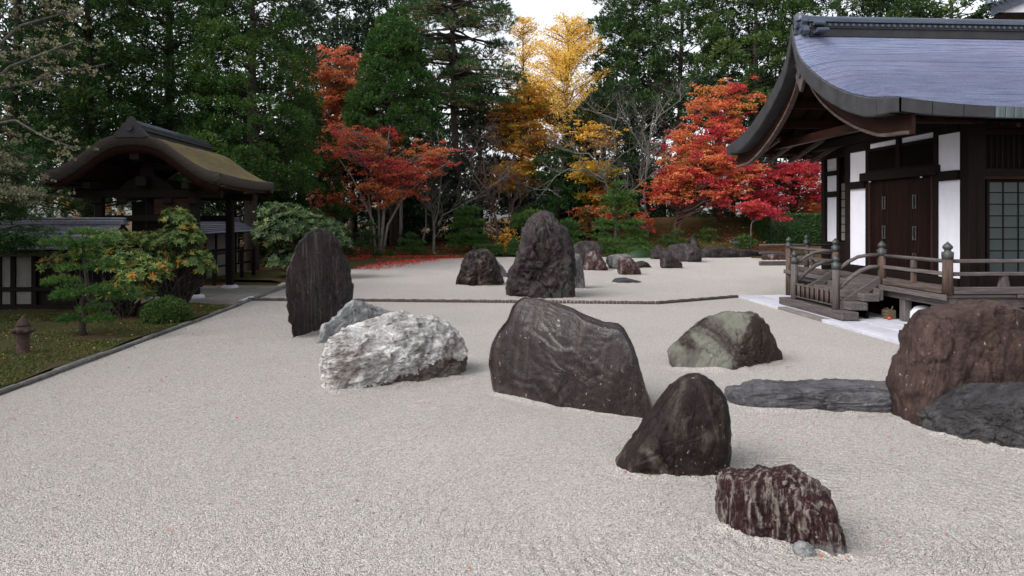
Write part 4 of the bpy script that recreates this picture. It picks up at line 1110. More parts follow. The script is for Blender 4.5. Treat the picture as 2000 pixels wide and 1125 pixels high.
q = MB(); q.lathe(0, 0, [(.02, 0), (.034, .012), (.038, .035), (.028, .06), (.008, .07)], 10)
tag(link('orange_pot', q.mesh('orange_pot', 'orange_cloth', True), None, (8.95, 14.12, .053)), 'little orange pot on the stone in front of the crate', 'pot')
q = MB()
for k, (r, z) in enumerate(((.16, 0), (.21, .08), (.20, .2), (.13, .29), (.05, .33))): pass
q.lathe(0, 0, [(.18, 0), (.24, .08), (.23, .22), (.15, .32), (.05, .36)], 12)
tag(link('white_sack', q.mesh('white_sack', 'white_sack', True), None, (9.42, 13.72, .053)), 'white sack under the veranda behind the rusty boulder', 'sack')

# corner of another tiled roof rising behind the ridge
rb = thing('tiled_roof_hall', 'grey tiled gable roof of another hall rising behind the ridge at the top right corner', 'temple', tuple(P(1990, 429, 38).xy) + (0,))
O = P(1990, 429, 38)
def rel(px, py, D): w = P(px, py, D) - Vector((O.x, O.y, 0)); return w
a0, a1 = rel(1935, 14, 38), rel(2075, -45, 38)
q = MB(); back = FWD * 6
q.add([a0, a1, a1 + back, a0 + back], [(0, 1, 2, 3)]); q.add([a0 - Vector((0, 0, .5)), a1 - Vector((0, 0, .5)), a1, a0], [(0, 1, 2, 3)])
a2 = rel(2215, 14, 38)
q.add([a1, a2, a2 + back, a1 + back], [(0, 1, 2, 3)])
part('roof', q, 'ridge_copper', rb)
q = MB(); q.add([rel(1945, 24, 38.2), rel(2210, 24, 38.2), rel(2075, -32, 38.2)], [(0, 1, 2)]); part('gable_wall', q, 'plaster', rb)
base = rel(2075, 429, 38.3); base.z = 0
q = MB(); c = rel(2075, 24, 41); q.box(c.x - 3.4, c.x + 3.4, c.y - 2.2, c.y + 2.2, 0, c.z); part('wall', q, 'plaster_shaded', rb)
for i in range(16):
    w = a0.lerp(a1, i / 15) - FWD * .02
    q = MB(); q.tube([w - FWD * .12 + Vector((0, 0, .08)), w + FWD * .1 + Vector((0, 0, .08))], .10, 8); part('tile_end', q, 'ridge_copper', rb)
q = MB(); w = rel(1932, 8, 37.9); q.tube([w, w + Vector((0, 0, .55))], [.22, .10], 8); part('roof_ornament', q, 'ridge_copper', rb)
# ------------------------------------------------------------------ the bark roofed gate on the left
GX, GY0, GY1, GHW, GZE, GZT = -8.87, 18.4, 23.3, 2.27, 3.33, 4.44
GT = thing('bark_roof_gate', 'dark wooden gate with curved mossy bark roof at the left', 'gate', (GX, 20.8, 0))
def gtp(name, q, m, smooth=False, stuff=False, parent=None):
    q.v = [(a - GX, b - 20.8, c) for a, b, c in q.v]; return part(name, q, m, parent or GT, smooth, stuff)
def gtb(name, m, x0, x1, y0, y1, z0, z1, bev=.012):
    q = MB(); q.box(x0, x1, y0, y1, z0, z1, bev); return gtp(name, q, m)
KT = np.linspace(0, 1, 81); KV = np.interp(KT, [0, .16, .30, .42, .53, .64, .75, .88, 1], [0, .02, .10, .26, .45, .62, .76, .91, 1])
for _ in range(60): KV[1:-1] = (KV[:-2] + 2 * KV[1:-1] + KV[2:]) / 4; KV[0] = KV[1]
def kz(u):
    t = min(1, abs(u) / GHW)
    return GZT - (GZT - GZE) * float(np.interp(t, KT, KV)) + .05 * smoothstep(.85, 1, t)
us = [-GHW + 2 * GHW * i / 60 for i in range(61)]
def sag(u, y):
    # corners lift a little at both ends of the eave
    e = abs(2 * (y - GY0) / (GY1 - GY0) - 1)
    return .05 * e * e * (abs(u) / GHW) ** 2
yy = [GY0 + (GY1 - GY0) * i / 16 for i in range(17)]
q = MB(); q.grid([[(GX + u, y, kz(u) + sag(u, y) + .018 * noise.noise(Vector((u * 2, y * 2, 4)))) for u in us] for y in yy])
gtp('roof', q, 'bark_thatch', True, True)
for (ye, d, nm) in ((GY0, 1, 'front'), (GY1, -1, 'back')):
    q = MB(); q.grid([[(GX + u, ye - d * .01, kz(u) + sag(u, ye) + .01) for u in us], [(GX + u, ye - d * .02, kz(u) - .05) for u in us], [(GX + u, ye + d * .06, kz(u) - .27 - .03 * abs(u) / GHW) for u in us], [(GX + u, ye + d * .5, kz(u) - .27) for u in us]])
    gtp('thatch_edge', q, 'thatch_edge', True)
    q = MB(); q.grid([[(GX + u * .97, ye + d * .12, kz(u) - .27) for u in us], [(GX + u * .97, ye + d * .12, kz(u) - .47 - .05 * abs(u) / GHW) for u in us], [(GX + u * .97, ye + d * .20, kz(u) - .47) for u in us]])
    gtp('barge_board', q, 'red_timber_y', True)
for s in (-1, 1):
    q = MB(); q.grid([[(GX + s * (GHW + a), y, kz(GHW) + sag(GHW, y) + dz) for y in yy] for a, dz in ((0, .005), (.015, -.05), (-.06, -.25), (-.5, -.22))])
    gtp('thatch_edge', q, 'thatch_edge', True)
    q = MB(); q.grid([[(GX + s * (GHW - .12), y, kz(GHW) + sag(GHW, y) + dz) for y in yy] for dz in (-.22, -.34)]); gtp('eave_board', q, 'red_timber_y')
    for k in range(22):
        y = GY0 + .2 + (GY1 - GY0 - .4) * k / 21
        q = MB(); q.tube([(GX + s * (GHW - .18), y, kz(GHW) - .32), (GX + s * 1.0, y, kz(1.0) - .36)], .04, 4); gtp('rafter', q, 'red_timber_x')
q = MB(); q.grid([[(GX + u, y, kz(u) - .30) for u in us[2:-2]] for y in (GY0 + .2, GY1 - .2)]); gtp('roof_board', q, 'dark_timber_x')
# ridge
for (w, z0, z1) in ((.24, -.08, .10), (.28, .10, .15), (.20, .15, .27)):
    gtb('ridge_course', 'ridge_dark', GX - w, GX + w, GY0 + .08, GY1 + .1, GZT + z0, GZT + z1, .02)
q = MB(); q.tube([(GX, GY0 + .02, GZT + .29), (GX, GY1 + .12, GZT + .29)], .10, 10); gtp('ridge_cap', q, 'ridge_copper', True)
q = MB()
og = [(0, .46), (.07, .42), (.11, .30), (.20, .28), (.24, .16), (.36, .05), (.44, -.06), (.30, -.10), (0, -.08)]
q.prism([(GX + a, GZT + b) for a, b in og] + [(GX - a, GZT + b) for a, b in og[-2:0:-1]], 1, GY0 - .06, GY0 + .08)
q.tube([(GX, GY0 - .12, GZT + .16), (GX, GY0 - .05, GZT + .16)], .09, 10); gtp('ridge_ornament', q, 'ridge_dark')
# posts
PO = []
for x in (GX - 1.27, GX + 1.27):
    for y in (19.32, 22.06):
        gtb('post', 'dark_timber_z', x - .11, x + .11, y - .11, y + .11, .12, 3.02, .03)
        q = MB(); q.lathe(x, y, [(.27, .0), (.26, .09), (.19, .14)], 12); gtp('post_base', q, 'pale_stone', True)
for y in (19.75, 21.6): gtb('main_post', 'dark_timber_z', GX - .19, GX + .19, y - .16, y + .16, .05, 3.35, .03)
for y in (19.32, 22.06): gtb('cross_beam', 'dark_timber_x', GX - 2.0, GX + 2.0, y - .09, y + .09, 2.80, 3.02); gtb('cross_beam', 'dark_timber_x', GX - 1.27, GX + 1.27, y - .06, y + .06, 2.15, 2.32)
for x in (GX - 1.27, GX + 1.27): gtb('eave_beam', 'dark_timber_y', x - .10, x + .10, GY0 + .25, GY1 - .25, 3.02, 3.20)
gtb('ridge_beam', 'dark_timber_y', GX - .12, GX + .12, GY0 + .15, GY1 - .15, 3.78, 4.0)
gtb('main_beam', 'dark_timber_y', GX - .14, GX + .14, GY0 + .5, GY1 - .5, 3.1, 3.36)
q = MB(); q.prism([(GX - .75, 3.02), (GX + .75, 3.02), (GX + .55, 3.22), (GX + .2, 3.42), (GX + .12, 3.78), (GX - .12, 3.78), (GX - .2, 3.42), (GX - .55, 3.22)], 1, 19.27, 19.37); gtp('frog_leg_strut', q, 'dark_timber_x')
for dx in (-1.27, -.6, .6, 1.27): gtb('bracket', 'dark_timber_x', GX + dx - .14, GX + dx + .14, 19.1, 19.2, 2.62, 2.80, .03)
gtb('transom_board', 'red_timber_x', GX + .19, GX + 1.16, 19.28, 19.36, 2.34, 2.78); gtb('side_board', 'dark_timber_x', GX - .65, GX + .15, 19.78, 19.83, 1.4, 2.7)
for s in (-1, 1):
    q = MB(); q.box(GX - .05, GX + .05, 20.7 + s * .02 - (.75 if s < 0 else 0), 20.7 + s * .02 + (.75 if s > 0 else 0), .15, 2.5, .01); gtp('door', q, 'dark_timber_z')

# stone floor of the gate with drain edge
sp = thing('gate_paving', 'flat grey stone paving under the bark roofed gate beside the gravel', 'paving', (-7.2, 20, 0))
q0 = random.Random(7)
y = 17.75
while y < 22.6:
    x = -10.2
    y1 = min(y + q0.uniform(.8, 1.2), 22.7)
    while x < -6.25:
        x1 = min(x + q0.uniform(.9, 1.5), -6.22)
        if -6.22 - x1 < .4: x1 = -6.22
        bpart('paving_slab', sp, 'paving_stone', x + .006 + 7.2, x1 - .006 + 7.2, y + .006 - 20, y1 - .006 - 20, -.05, .055 + q0.uniform(-.004, .004), .01); x = x1
    y = y1
y = 17.68
while y < 23:
    y1 = y + q0.uniform(.7, 1.1)
    bpart('drain_stone', sp, 'pale_stone' if q0.random() < .3 else 'paving_stone', -6.20 + 7.2, -6.08 + 7.2, y + .01 - 20, y1 - .01 - 20, -.05, .05, .012)
    bpart('drain_stone', sp, 'curb_stone', -6.02 + 7.2, -5.93 + 7.2, y + .01 - 20, y1 - .03 - 20, -.05, .035 + q0.uniform(-.01, .01), .012); y = y1
bpart('end_kerb', sp, 'curb_stone', -8.3 + 7.2, -5.86 + 7.2, 17.63 - 20, 17.74 - 20, -.05, .075, .012)

# ------------------------------------------------------------------ roofed walls
def roofed_wall(label, A, B, z_top, z_eave, half, wall_h, wm, split=True):
    """wall from A to B (2D), little tiled roof along it"""
    A, B = Vector(A), Vector(B); d = B - A; L = d.length; ang = math.atan2(d.y, d.x)
    t = link('roofed_wall', None, None, (A.x, A.y, 0), ang); tag(t, label, 'wall')
    rr = random.Random(int(L * 100))
    nrow = 7
    for s in (-1, 1):
        for r in range(nrow):
            w0, w1 = half * (1 - r / nrow), half * (1 - (r + 1) / nrow)
            zz = lambda w: z_eave + (z_top - z_eave) * (1 - w / half)
            if s == 1 and False: continue
            x = -.1 + rr.uniform(0, .2)
            q = MB()
            n = max(3, int(L / .42))
            for k in range(n):
                xa, xb = L * k / n - .05, L * (k + 1) / n - .056
                if s == -1 and split:
                    qq = MB(); j = rr.uniform(-.008, .008)
                    qq.add([(xa, s * w0, zz(w0) + .03 + j), (xb, s * w0, zz(w0) + .03 - j), (xb, s * w1, zz(w1)), (xa, s * w1, zz(w1)), (xa, s * w0, zz(w0) - .0 + j), (xb, s * w0, zz(w0) - .0 - j)], [(0, 1, 2, 3), (4, 5, 1, 0)])
                    part('roof_slate', qq, 'wall_tile', t)
                else:
                    q.add([(xa, s * w0, zz(w0) + .03), (xb, s * w0, zz(w0) + .03), (xb, s * w1, zz(w1)), (xa, s * w1, zz(w1)), (xa, s * w0, zz(w0)), (xb, s * w0, zz(w0))], [(0, 1, 2, 3), (4, 5, 1, 0)])
            if q.v: part('roof_slates', q, 'wall_tile', t, False, True)
    q = MB(); q.prism([(-half + .02, z_eave - .03), (half - .02, z_eave - .03), (0, z_top - .05)], 0, -.03, L - .02); part('roof_core', q, 'dark_timber_x', t)
    bpart('ridge_course', t, 'wall_tile', -.08, L, -.11, .11, z_top - .05, z_top + .07, .02); bpart('ridge_course', t, 'wall_tile', -.10, L, -.075, .075, z_top + .07, z_top + .13, .03)
    bpart('wall_plate', t, 'brown_timber_y', 0, L, -half * .55, -half * .45, z_eave - .16, z_eave - .03); 
    return t, L
w1, L1 = roofed_wall('low plaster wall under a dark slate roof beside the near end of the gate', (-13.6, 16.75), (-8.2, 16.75), 2.12, 1.52, .78, 1.5, 'plaster_shaded')
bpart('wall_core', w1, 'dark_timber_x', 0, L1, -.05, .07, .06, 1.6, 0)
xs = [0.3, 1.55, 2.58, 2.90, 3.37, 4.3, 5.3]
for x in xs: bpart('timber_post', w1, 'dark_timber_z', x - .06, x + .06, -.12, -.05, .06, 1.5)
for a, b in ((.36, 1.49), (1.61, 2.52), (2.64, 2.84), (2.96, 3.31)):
    bpart('plaster_panel', w1, 'plaster_shaded', a, b, -.085, -.05, .62, 1.36, 0); bpart('plaster_panel', w1, 'plaster_shaded', a, b, -.085, -.05, .22, .52, 0)
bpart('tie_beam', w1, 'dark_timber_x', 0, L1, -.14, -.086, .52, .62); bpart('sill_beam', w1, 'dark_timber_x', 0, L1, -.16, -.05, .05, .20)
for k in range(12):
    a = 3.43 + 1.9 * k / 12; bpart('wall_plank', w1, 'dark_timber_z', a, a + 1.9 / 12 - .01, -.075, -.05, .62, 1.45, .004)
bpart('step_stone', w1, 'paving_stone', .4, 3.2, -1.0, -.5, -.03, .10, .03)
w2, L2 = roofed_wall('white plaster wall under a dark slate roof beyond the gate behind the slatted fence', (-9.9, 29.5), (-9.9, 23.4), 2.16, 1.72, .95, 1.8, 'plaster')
bpart('wall_core', w2, 'plaster_shaded', .05, L2, -.06, .07, .0, 1.75, 0)
for k in range(6): bpart('timber_post', w2, 'dark_timber_z', .3 + 1.1 * k, .42 + 1.1 * k, .071, .12, 0, 1.7)
bpart('tie_beam', w2, 'dark_timber_x', 0, L2, .075, .13, .95, 1.05)
# rail fence running from the gate into the trees
fn = thing('rail_fence', 'dark wooden post and rail fence between the gate and the dull green shrub', 'fence', (-8.6, 22.6, 0))
fp = [(-8.62, 22.35), (-8.55, 23.3), (-8.45, 24.4), (-8.4, 25.6), (-8.35, 26.8)]
for (x, y) in fp:
    bpart('fence_post', fn, 'dark_timber_z', x + 8.6 - .055, x + 8.6 + .055, y - 22.6 - .055, y - 22.6 + .055, 0, 1.22)
for z in (.62, 1.05):
    q = MB()
    for a, b in zip(fp, fp[1:]):
        q = MB(); q.tube([(a[0] + 8.6, a[1] - 22.6, z), (b[0] + 8.6, b[1] - 22.6, z)], .035, 6); part('fence_rail', q, 'dark_timber_y', fn)
# iron hydrant
hb = G(45, 702)
hy = thing('fire_hydrant', 'rusty brown hydrant with domed cap standing on the moss at the left edge', 'hydrant', (hb.x, hb.y, .07))
q = MB(); q.lathe(0, 0, [(.105, -.02), (.105, .02), (.088, .035), (.085, .30), (.092, .33)], 18); part('barrel', q, 'rusty_iron', hy, True)
q = MB(); q.lathe(0, 0, [(.092, .33), (.115, .345), (.118, .40), (.10, .42), (.095, .45)], 18); part('collar', q, 'rusty_iron', hy, True)
q = MB(); q.lathe(0, 0, [(.095, .45), (.09, .49), (.065, .545), (.035, .575), (.028, .58), (.026, .615), (.008, .62)], 18); part('cap', q, 'rusty_iron', hy, True)
for k in range(8):
    a = k * math.pi / 4 + .2
    c = (.115 * math.cos(a), .115 * math.sin(a), .385)
    q = MB(); q.tube([(c[0] * .8, c[1] * .8, .385), (c[0] * 1.35, c[1] * 1.35, .385)], [.034, .030], 10); q.tube([(c[0] * 1.35, c[1] * 1.35, .385), (c[0] * 1.5, c[1] * 1.5, .385)], [.018, .016], 8)
    part('nozzle' if k % 4 == 0 else 'bolt_lug', q, 'rusty_iron', hy)
# ------------------------------------------------------------------ foliage
RG = np.random.default_rng(11)
def unit(a): return a / (np.linalg.norm(a, axis=-1, keepdims=True) + 1e-9)
class Leaves:
    def __init__(s): s.P, s.A, s.N, s.L, s.W, s.T = [], [], [], [], [], []
    def add(s, P_, A, N, L, W, T_):
        n = len(P_)
        s.P.append(P_); s.A.append(unit(A)); s.N.append(N); s.L.append(np.broadcast_to(L, n)); s.W.append(np.broadcast_to(W, n)); s.T.append(np.clip(np.broadcast_to(T_, n), 0, 1))
    def count(s): return sum(len(p) for p in s.P)
    def build(s, name, m, parent, origin):
        P_ = np.concatenate(s.P) - np.array(origin)[None]; A = np.concatenate(s.A); N = np.concatenate(s.N)
        L = np.concatenate(s.L)[:, None]; W = np.concatenate(s.W)[:, None]; T_ = np.concatenate(s.T)
        S = unit(np.cross(A, N)); N2 = np.cross(S, A)
        n = len(P_)
        v = np.empty((n, 4, 3), np.float32)
        v[:, 0] = P_; v[:, 1] = P_ + A * L * .5 + S * W * .5 + N2 * W * .12; v[:, 2] = P_ + A * L; v[:, 3] = P_ + A * L * .5 - S * W * .5 + N2 * W * .12
        me = bpy.data.meshes.new(name)
        me.vertices.add(n * 4); me.vertices.foreach_set('co', v.ravel())
        me.loops.add(n * 4); me.loops.foreach_set('vertex_index', np.arange(n * 4, dtype=np.int32))
        me.polygons.add(n); me.polygons.foreach_set('loop_start', np.arange(0, n * 4, 4, dtype=np.int32)); me.polygons.foreach_set('loop_total', np.full(n, 4, np.int32))
        at = me.attributes.new('tint', 'FLOAT', 'FACE'); at.data.foreach_set('value', T_.astype(np.float32))
        me.materials.append(MATS[m]); me.update(calc_edges=True)
        o = link(name, me, parent); o['kind'] = 'stuff'
        return o
def rnd_dir(n): return unit(RG.normal(size=(n, 3)))
LF = 0.72
def puff(lv, c, r, n, L, W, t0, tv=.16, out=1.0, up=.25, fill=.55, flat=1.0):
    """rounded tuft: sprigs pointing outward from c"""
    n = int(n * LF)
    d = rnd_dir(n); d[:, 2] = np.where(d[:, 2] < -.35, -d[:, 2] * .5, d[:, 2]); d = unit(d)
    rr = (fill + (1 - fill) * RG.random((n, 1)) ** .6)
    rv = np.array(r) * np.ones(3)
    p = c + d * rr * rv
    a = d * out + np.array([0, 0, up]) + RG.normal(size=(n, 3)) * .35
    nn = rnd_dir(n)
    l = L * RG.uniform(.7, 1.3, n)
    lv.add(p - unit(a) * l[:, None] * .5, a, nn, l, W * RG.uniform(.7, 1.3, n), t0 + RG.normal(size=n) * tv)
def pad(lv, c, r, n, L, W, t0, tv=.12, tilt=.35, droop=.15):
    """flat layer of leaves facing the sky (maples)"""
    n = int(n * LF)
    ang = RG.random(n) * 2 * np.pi; q = np.sqrt(RG.random(n))
    p = np.stack([np.cos(ang) * q * r[0], np.sin(ang) * q * r[1], RG.normal(size=n) * r[2] * .5 - droop * r[0] * q ** 2], 1) + c
    nn = unit(np.array([0, 0, 1.0]) + RG.normal(size=(n, 3)) * tilt)
    a = RG.normal(size=(n, 3)); a[:, 2] = a[:, 2] * .3 - .25
    lv.add(p, a, nn, L * RG.uniform(.7, 1.3, n), W * RG.uniform(.7, 1.3, n), t0 + RG.normal(size=n) * tv)
def needles(lv, c, r, n, L, W, t0, tv=.12):
    """pine pad: tufts of needles standing up on a flattened dome"""
    k = max(4, int(n * LF / 9))
    ang = RG.random(k) * 2 * np.pi; q = np.sqrt(RG.random(k))
    h = np.sqrt(np.clip(1 - q ** 2, 0, 1))
    b = np.stack([np.cos(ang) * q * r[0], np.sin(ang) * q * r[1], h * r[2] * RG.uniform(.1, 1, k)], 1) + c
    o = np.repeat(b, 9, 0); n2 = len(o)
    base = np.repeat(unit(np.stack([np.cos(ang) * q * .9, np.sin(ang) * q * .9, np.full(k, .75)], 1)), 9, 0)
    a = base + RG.normal(size=(n2, 3)) * .55
    lv.add(o, a, rnd_dir(n2), L * RG.uniform(.7, 1.25, n2), W, np.repeat(t0 + RG.normal(size=k) * tv, 9) + RG.normal(size=n2) * .05)
def rosettes(lv, c, r, n, L, W, t0, tv=.2, oldp=.0):
    """broad leaves in whorls on the outside of a rounded bush"""
    k = int(n * LF)
    d = rnd_dir(k); d[:, 2] = np.abs(d[:, 2]) * .9 - .12; d = unit(d)
    p = c + d * np.array(r) * RG.uniform(.78, 1.06, (k, 1))
    ax = unit(d + np.array([0, 0, .55]) + RG.normal(size=(k, 3)) * .2)
    m = 8
    ref = rnd_dir(k); u = unit(np.cross(ax, ref)); w = np.cross(ax, u)
    t = np.clip(t0 + RG.normal(size=k) * tv, 0, .9)
    old = RG.random(k) < oldp
    for j in range(m):
        th = 2 * np.pi * j / m + RG.normal(size=k) * .15
        sd = u * np.cos(th)[:, None] + w * np.sin(th)[:, None]
        a = sd + ax * RG.uniform(.0, .7, (k, 1))
        lv.add(p, a, ax + sd * -.1, L * RG.uniform(.7, 1.2, k), W, np.where(old & (RG.random(k) < .4), .97, t + RG.normal(size=k) * .06))

def limb_pts(a, b, bend, rnd, n=5):
    a, b = Vector(a), Vector(b); d = b - a
    o = Vector((rnd.uniform(-1, 1), rnd.uniform(-1, 1), rnd.uniform(-.3, .6))) * bend * d.length
    return [a + d * t + o * math.sin(math.pi * t) + Vector((rnd.uniform(-1, 1), rnd.uniform(-1, 1), rnd.uniform(-1, 1))) * (.03 * d.length if 0 < i < n else 0) for i, t in enumerate([k / n for k in range(n + 1)])]
def base_at(px, D):
    w = P(px, HOR, D); w.z = terrain(w.x, w.y); return w
def ell_points(ells, n):
    """ells: (px, py, rx, ry, D, rd) in photo pixels, rd metres -> clump centres and their normalised place in the ellipsoid"""
    vol = np.array([e[2] * e[3] for e in ells], float); vol /= vol.sum()
    out = []
    for e, k in zip(ells, RG.multinomial(n, vol)):
        px, py, rx, ry, D, rd = e
        c = np.array(P(px, py, D)); R_, F_ = np.array(RIGHT), np.array(FWD)
        # spread the clumps (best of a few candidates)
        pts = []
        for _ in range(k):
            best, bd = None, -1
            for _ in range(6):
                d = rnd_dir(1)[0] * (RG.random() ** .42)
                w = c + R_ * d[0] * rx / F_PX * D + F_ * d[1] * rd + np.array([0, 0, d[2] * ry / F_PX * D])
                dist = min([np.linalg.norm(w - q) for q in pts] or [9])
                if dist > bd: best, bd = w, dist
            pts.append(best)
        out += pts
    return out
def trunk_mesh(q, path, r0, r1, n=8):
    k = len(path); q.tube(path, [r0 + (r1 - r0) * i / (k - 1) for i in range(k)], n)
def axis_pt(path, z):
    for a, b in zip(path, path[1:]):
        if a.z <= z <= b.z: return a.lerp(b, (z - a.z) / max(1e-6, b.z - a.z))
    return path[0] if z < path[0].z else path[-1]
def tree(name, label, cat, base, path, r0, r1, bark, clumps, leafm, make, limb_r=.05, limb_rise=.35, limbs=True, group=None, bend=.12, limb_every=1, seed=0, twigs=0):
    rnd = random.Random(seed)
    t = thing(name, label, cat, tuple(base), group)
    q = MB(); path = [Vector(p) for p in path]; trunk_mesh(q, path, r0, r1)
    if limbs:
        lq = MB()
        for i, c in enumerate(clumps):
            if i % limb_every: continue
            c = Vector(c); ax0 = axis_pt(path, c.z); h = math.hypot(c.x - ax0.x, c.y - ax0.y)
            a = axis_pt(path, max(path[0].z + .35 * (c.z - path[0].z), c.z - limb_rise * h))
            pts = limb_pts(a, c, bend, rnd)
            lr = limb_r * min(1, .4 + h / 4)
            lq.tube(pts, [lr * (1 - .8 * j / 5) for j in range(6)], 5, False)
            for _ in range(twigs):
                s = pts[rnd.randint(3, 5)]; e = Vector(c) + Vector((rnd.uniform(-1, 1), rnd.uniform(-1, 1), rnd.uniform(-.2, .5))) * .7
                lq.tube(limb_pts(s, e, .15, rnd, 3), [lr * .3, lr * .22, lr * .15, lr * .08], 4, False)
        lq.v = [tuple(Vector(v) - base) for v in lq.v]; part('limbs', lq, bark, t, True, True)
    q.v = [tuple(Vector(v) - base) for v in q.v]; part('trunk', q, bark, t, True)
    lv = Leaves()
    for c in clumps: make(lv, np.array(c))
    if lv.P: lv.build('crown', leafm, t, base)
    return t
def straight(base, top, wob=.15, n=6, seed=0):
    rnd = random.Random(seed); b, tp_ = Vector(base), Vector(top)
    return [b.lerp(tp_, i / n) + (Vector((rnd.uniform(-wob, wob), rnd.uniform(-wob, wob), 0)) if 0 < i < n else Vector((0, 0, 0))) for i in range(n + 1)]
def conifer(label, px, D, py_top, py_low, half_px, clump_r, n, leafm, t0, per=240, L=.26, W=.075, shape=.8, seed=0, bark='bark_dark', group=None, name='cedar_tree', r0=.32, round_=False, tv=.16):
    base = base_at(px, D)
    zt, zl = P(px, py_top, D).z, P(px, py_low, D).z
    R0 = half_px / F_PX * D
    pts = []
    for i in range(n):
        best, bd = None, -1
        for _ in range(6):
            h = RG.random() ** 1.1; a = RG.random() * 2 * math.pi
            prof = (math.sin(math.pi * min(1, .12 + .88 * (1 - h))) ** .6 if round_ else (1 - h ** 1.5) ** shape) * R0 + .25
            rr = prof * (.55 + .45 * RG.random() ** .4)
            w = np.array([base.x + math.cos(a) * rr, base.y + math.sin(a) * rr, zl + (zt - zl) * h])
            dist = min([np.linalg.norm(w - q) for q in pts[-60:]] or [9])
            if dist > bd: best, bd = w, dist
        pts.append(best)
    def mk(lv, c):
        t = t0 + RG.normal() * .12; s = RG.uniform(.55, 1.3)
        puff(lv, c, np.array([clump_r, clump_r, clump_r * .85]) * s, per * s * s, L, W, t, tv, 1.0, .1, .7)
    top = Vector((base.x, base.y, zt))
    return tree(name, label, 'tree', base, straight(base, top, .1, 6, seed), r0, .05, bark, pts, leafm, mk, .05, .2, True, group, .08, 2, seed)

# ---- left cedars behind the gate
conifer('dark cedar with the straight right edge, rightmost of the tall left cedars', 492, 30, -190, 375, 112, .62, 270, 'cedar_leaf', .52, 430, .17, .045, .38, 1)
conifer('broad dark cedar directly above the ridge of the bark roofed gate', 330, 31, -190, 330, 135, .72, 215, 'cedar_leaf', .40, 420, .18, .048, .5, 2)
conifer('dark cedar above the left eave of the bark roofed gate', 175, 29, -170, 390, 130, .70, 190, 'cedar_leaf', .40, 400, .18, .048, .5, 3)
conifer('deep green cedar at the far left behind the lichen covered tree', 30, 27, -170, 420, 120, .68, 125, 'cedar_leaf', .34, 380, .18, .048, .5, 4)
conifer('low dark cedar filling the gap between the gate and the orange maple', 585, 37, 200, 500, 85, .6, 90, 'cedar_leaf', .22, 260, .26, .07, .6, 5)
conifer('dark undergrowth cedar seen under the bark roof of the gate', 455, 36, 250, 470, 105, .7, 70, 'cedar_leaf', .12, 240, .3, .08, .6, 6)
for k, (x, y, h) in enumerate(((-17.5, 11.5, 15), (-15.5, 17.0, 14), (-16.5, 4.5, 15))):
    b_ = Vector((x, y, 0)); cl = []
    for i in range(110):
        u = RG.random(); a = RG.random() * 6.283; r = (1 - u ** 1.5) ** .5 * 3.1 * (.5 + .5 * RG.random())
        cl.append(np.array([x + math.cos(a) * r, y + math.sin(a) * r, 4.2 + (h - 4.2) * u]))
    tree('cedar_tree', ('tall cedar left of the frame shading the moss bed', 'tall cedar left of the frame beside the gate', 'tall cedar left of the frame nearest the camera')[k], 'tree', b_, straight(b_, b_ + Vector((0, 0, h)), .1, 6, k), .34, .06, 'bark_dark', cl, 'cedar_leaf',
         lambda lv, c: puff(lv, c, np.array([.85, .85, .6]), 130, .36, .12, .4), .06, .2, True, None, .08, 2, k)
# ---- back row conifers
conifer('conical green cypress between the orange maple and the tall pine', 770, 44, 25, 330, 95, .66, 230, 'hinoki_leaf', .58, 290, .28, .075, .85, 7, name='cypress_tree')
conifer('dense dark cedar with light green tufts left of the temple gable', 1330, 58, -150, 235, 165, 1.0, 250, 'cedar_dark_leaf', .55, 270, .36, .10, .5, 8)
conifer('dark cedar at the right of the white gap of sky', 1235, 60, -110, 250, 85, .95, 120, 'cedar_dark_leaf', .42, 250, .36, .10, .5, 9)
conifer('bright tufted cedar half hidden behind the temple gable', 1475, 52, -140, 220, 125, .85, 170, 'cedar_dark_leaf', .66, 270, .32, .09, .55, 10)
conifer('cedar rising behind the temple ridge, nearer the gable', 1640, 50, -150, 95, 150, .95, 120, 'cedar_dark_leaf', .5, 240, .36, .1, .5, 11)
conifer('cedar rising behind the temple ridge, at the right edge', 1860, 50, -150, 95, 170, .95, 130, 'cedar_dark_leaf', .55, 240, .36, .1, .5, 12)
conifer('thin dark fir on the skyline above the tall orange maple', 660, 62, -120, 260, 85, .9, 85, 'far_leaf', .45, 160, .40, .11, .6, 13, name='fir_tree')
conifer('dark fir on the skyline between the cypress and the tall pine', 775, 62, -110, 300, 70, .9, 65, 'far_leaf', .4, 150, .40, .11, .6, 14, name='fir_tree')
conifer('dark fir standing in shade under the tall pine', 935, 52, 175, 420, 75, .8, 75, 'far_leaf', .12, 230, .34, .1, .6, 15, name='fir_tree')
conifer('dark green fir behind the bare lichen tree', 1180, 50, 185, 440, 95, .85, 100, 'cedar_dark_leaf', .22, 240, .34, .1, .6, 16, name='fir_tree')
conifer('deep green fir behind the gnarled peak rock', 1085, 47, 300, 490, 75, .6, 70, 'hinoki_leaf', .25, 240, .3, .085, .6, 17, name='fir_tree')
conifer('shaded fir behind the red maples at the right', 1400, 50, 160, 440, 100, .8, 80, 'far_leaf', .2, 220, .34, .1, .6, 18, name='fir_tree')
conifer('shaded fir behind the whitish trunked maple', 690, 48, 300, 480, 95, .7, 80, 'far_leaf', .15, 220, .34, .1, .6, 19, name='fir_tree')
conifer('shaded fir behind the leafless grey tree', 845, 48, 290, 480, 85, .7, 80, 'far_leaf', .15, 220, .34, .1, .6, 20, name='fir_tree')

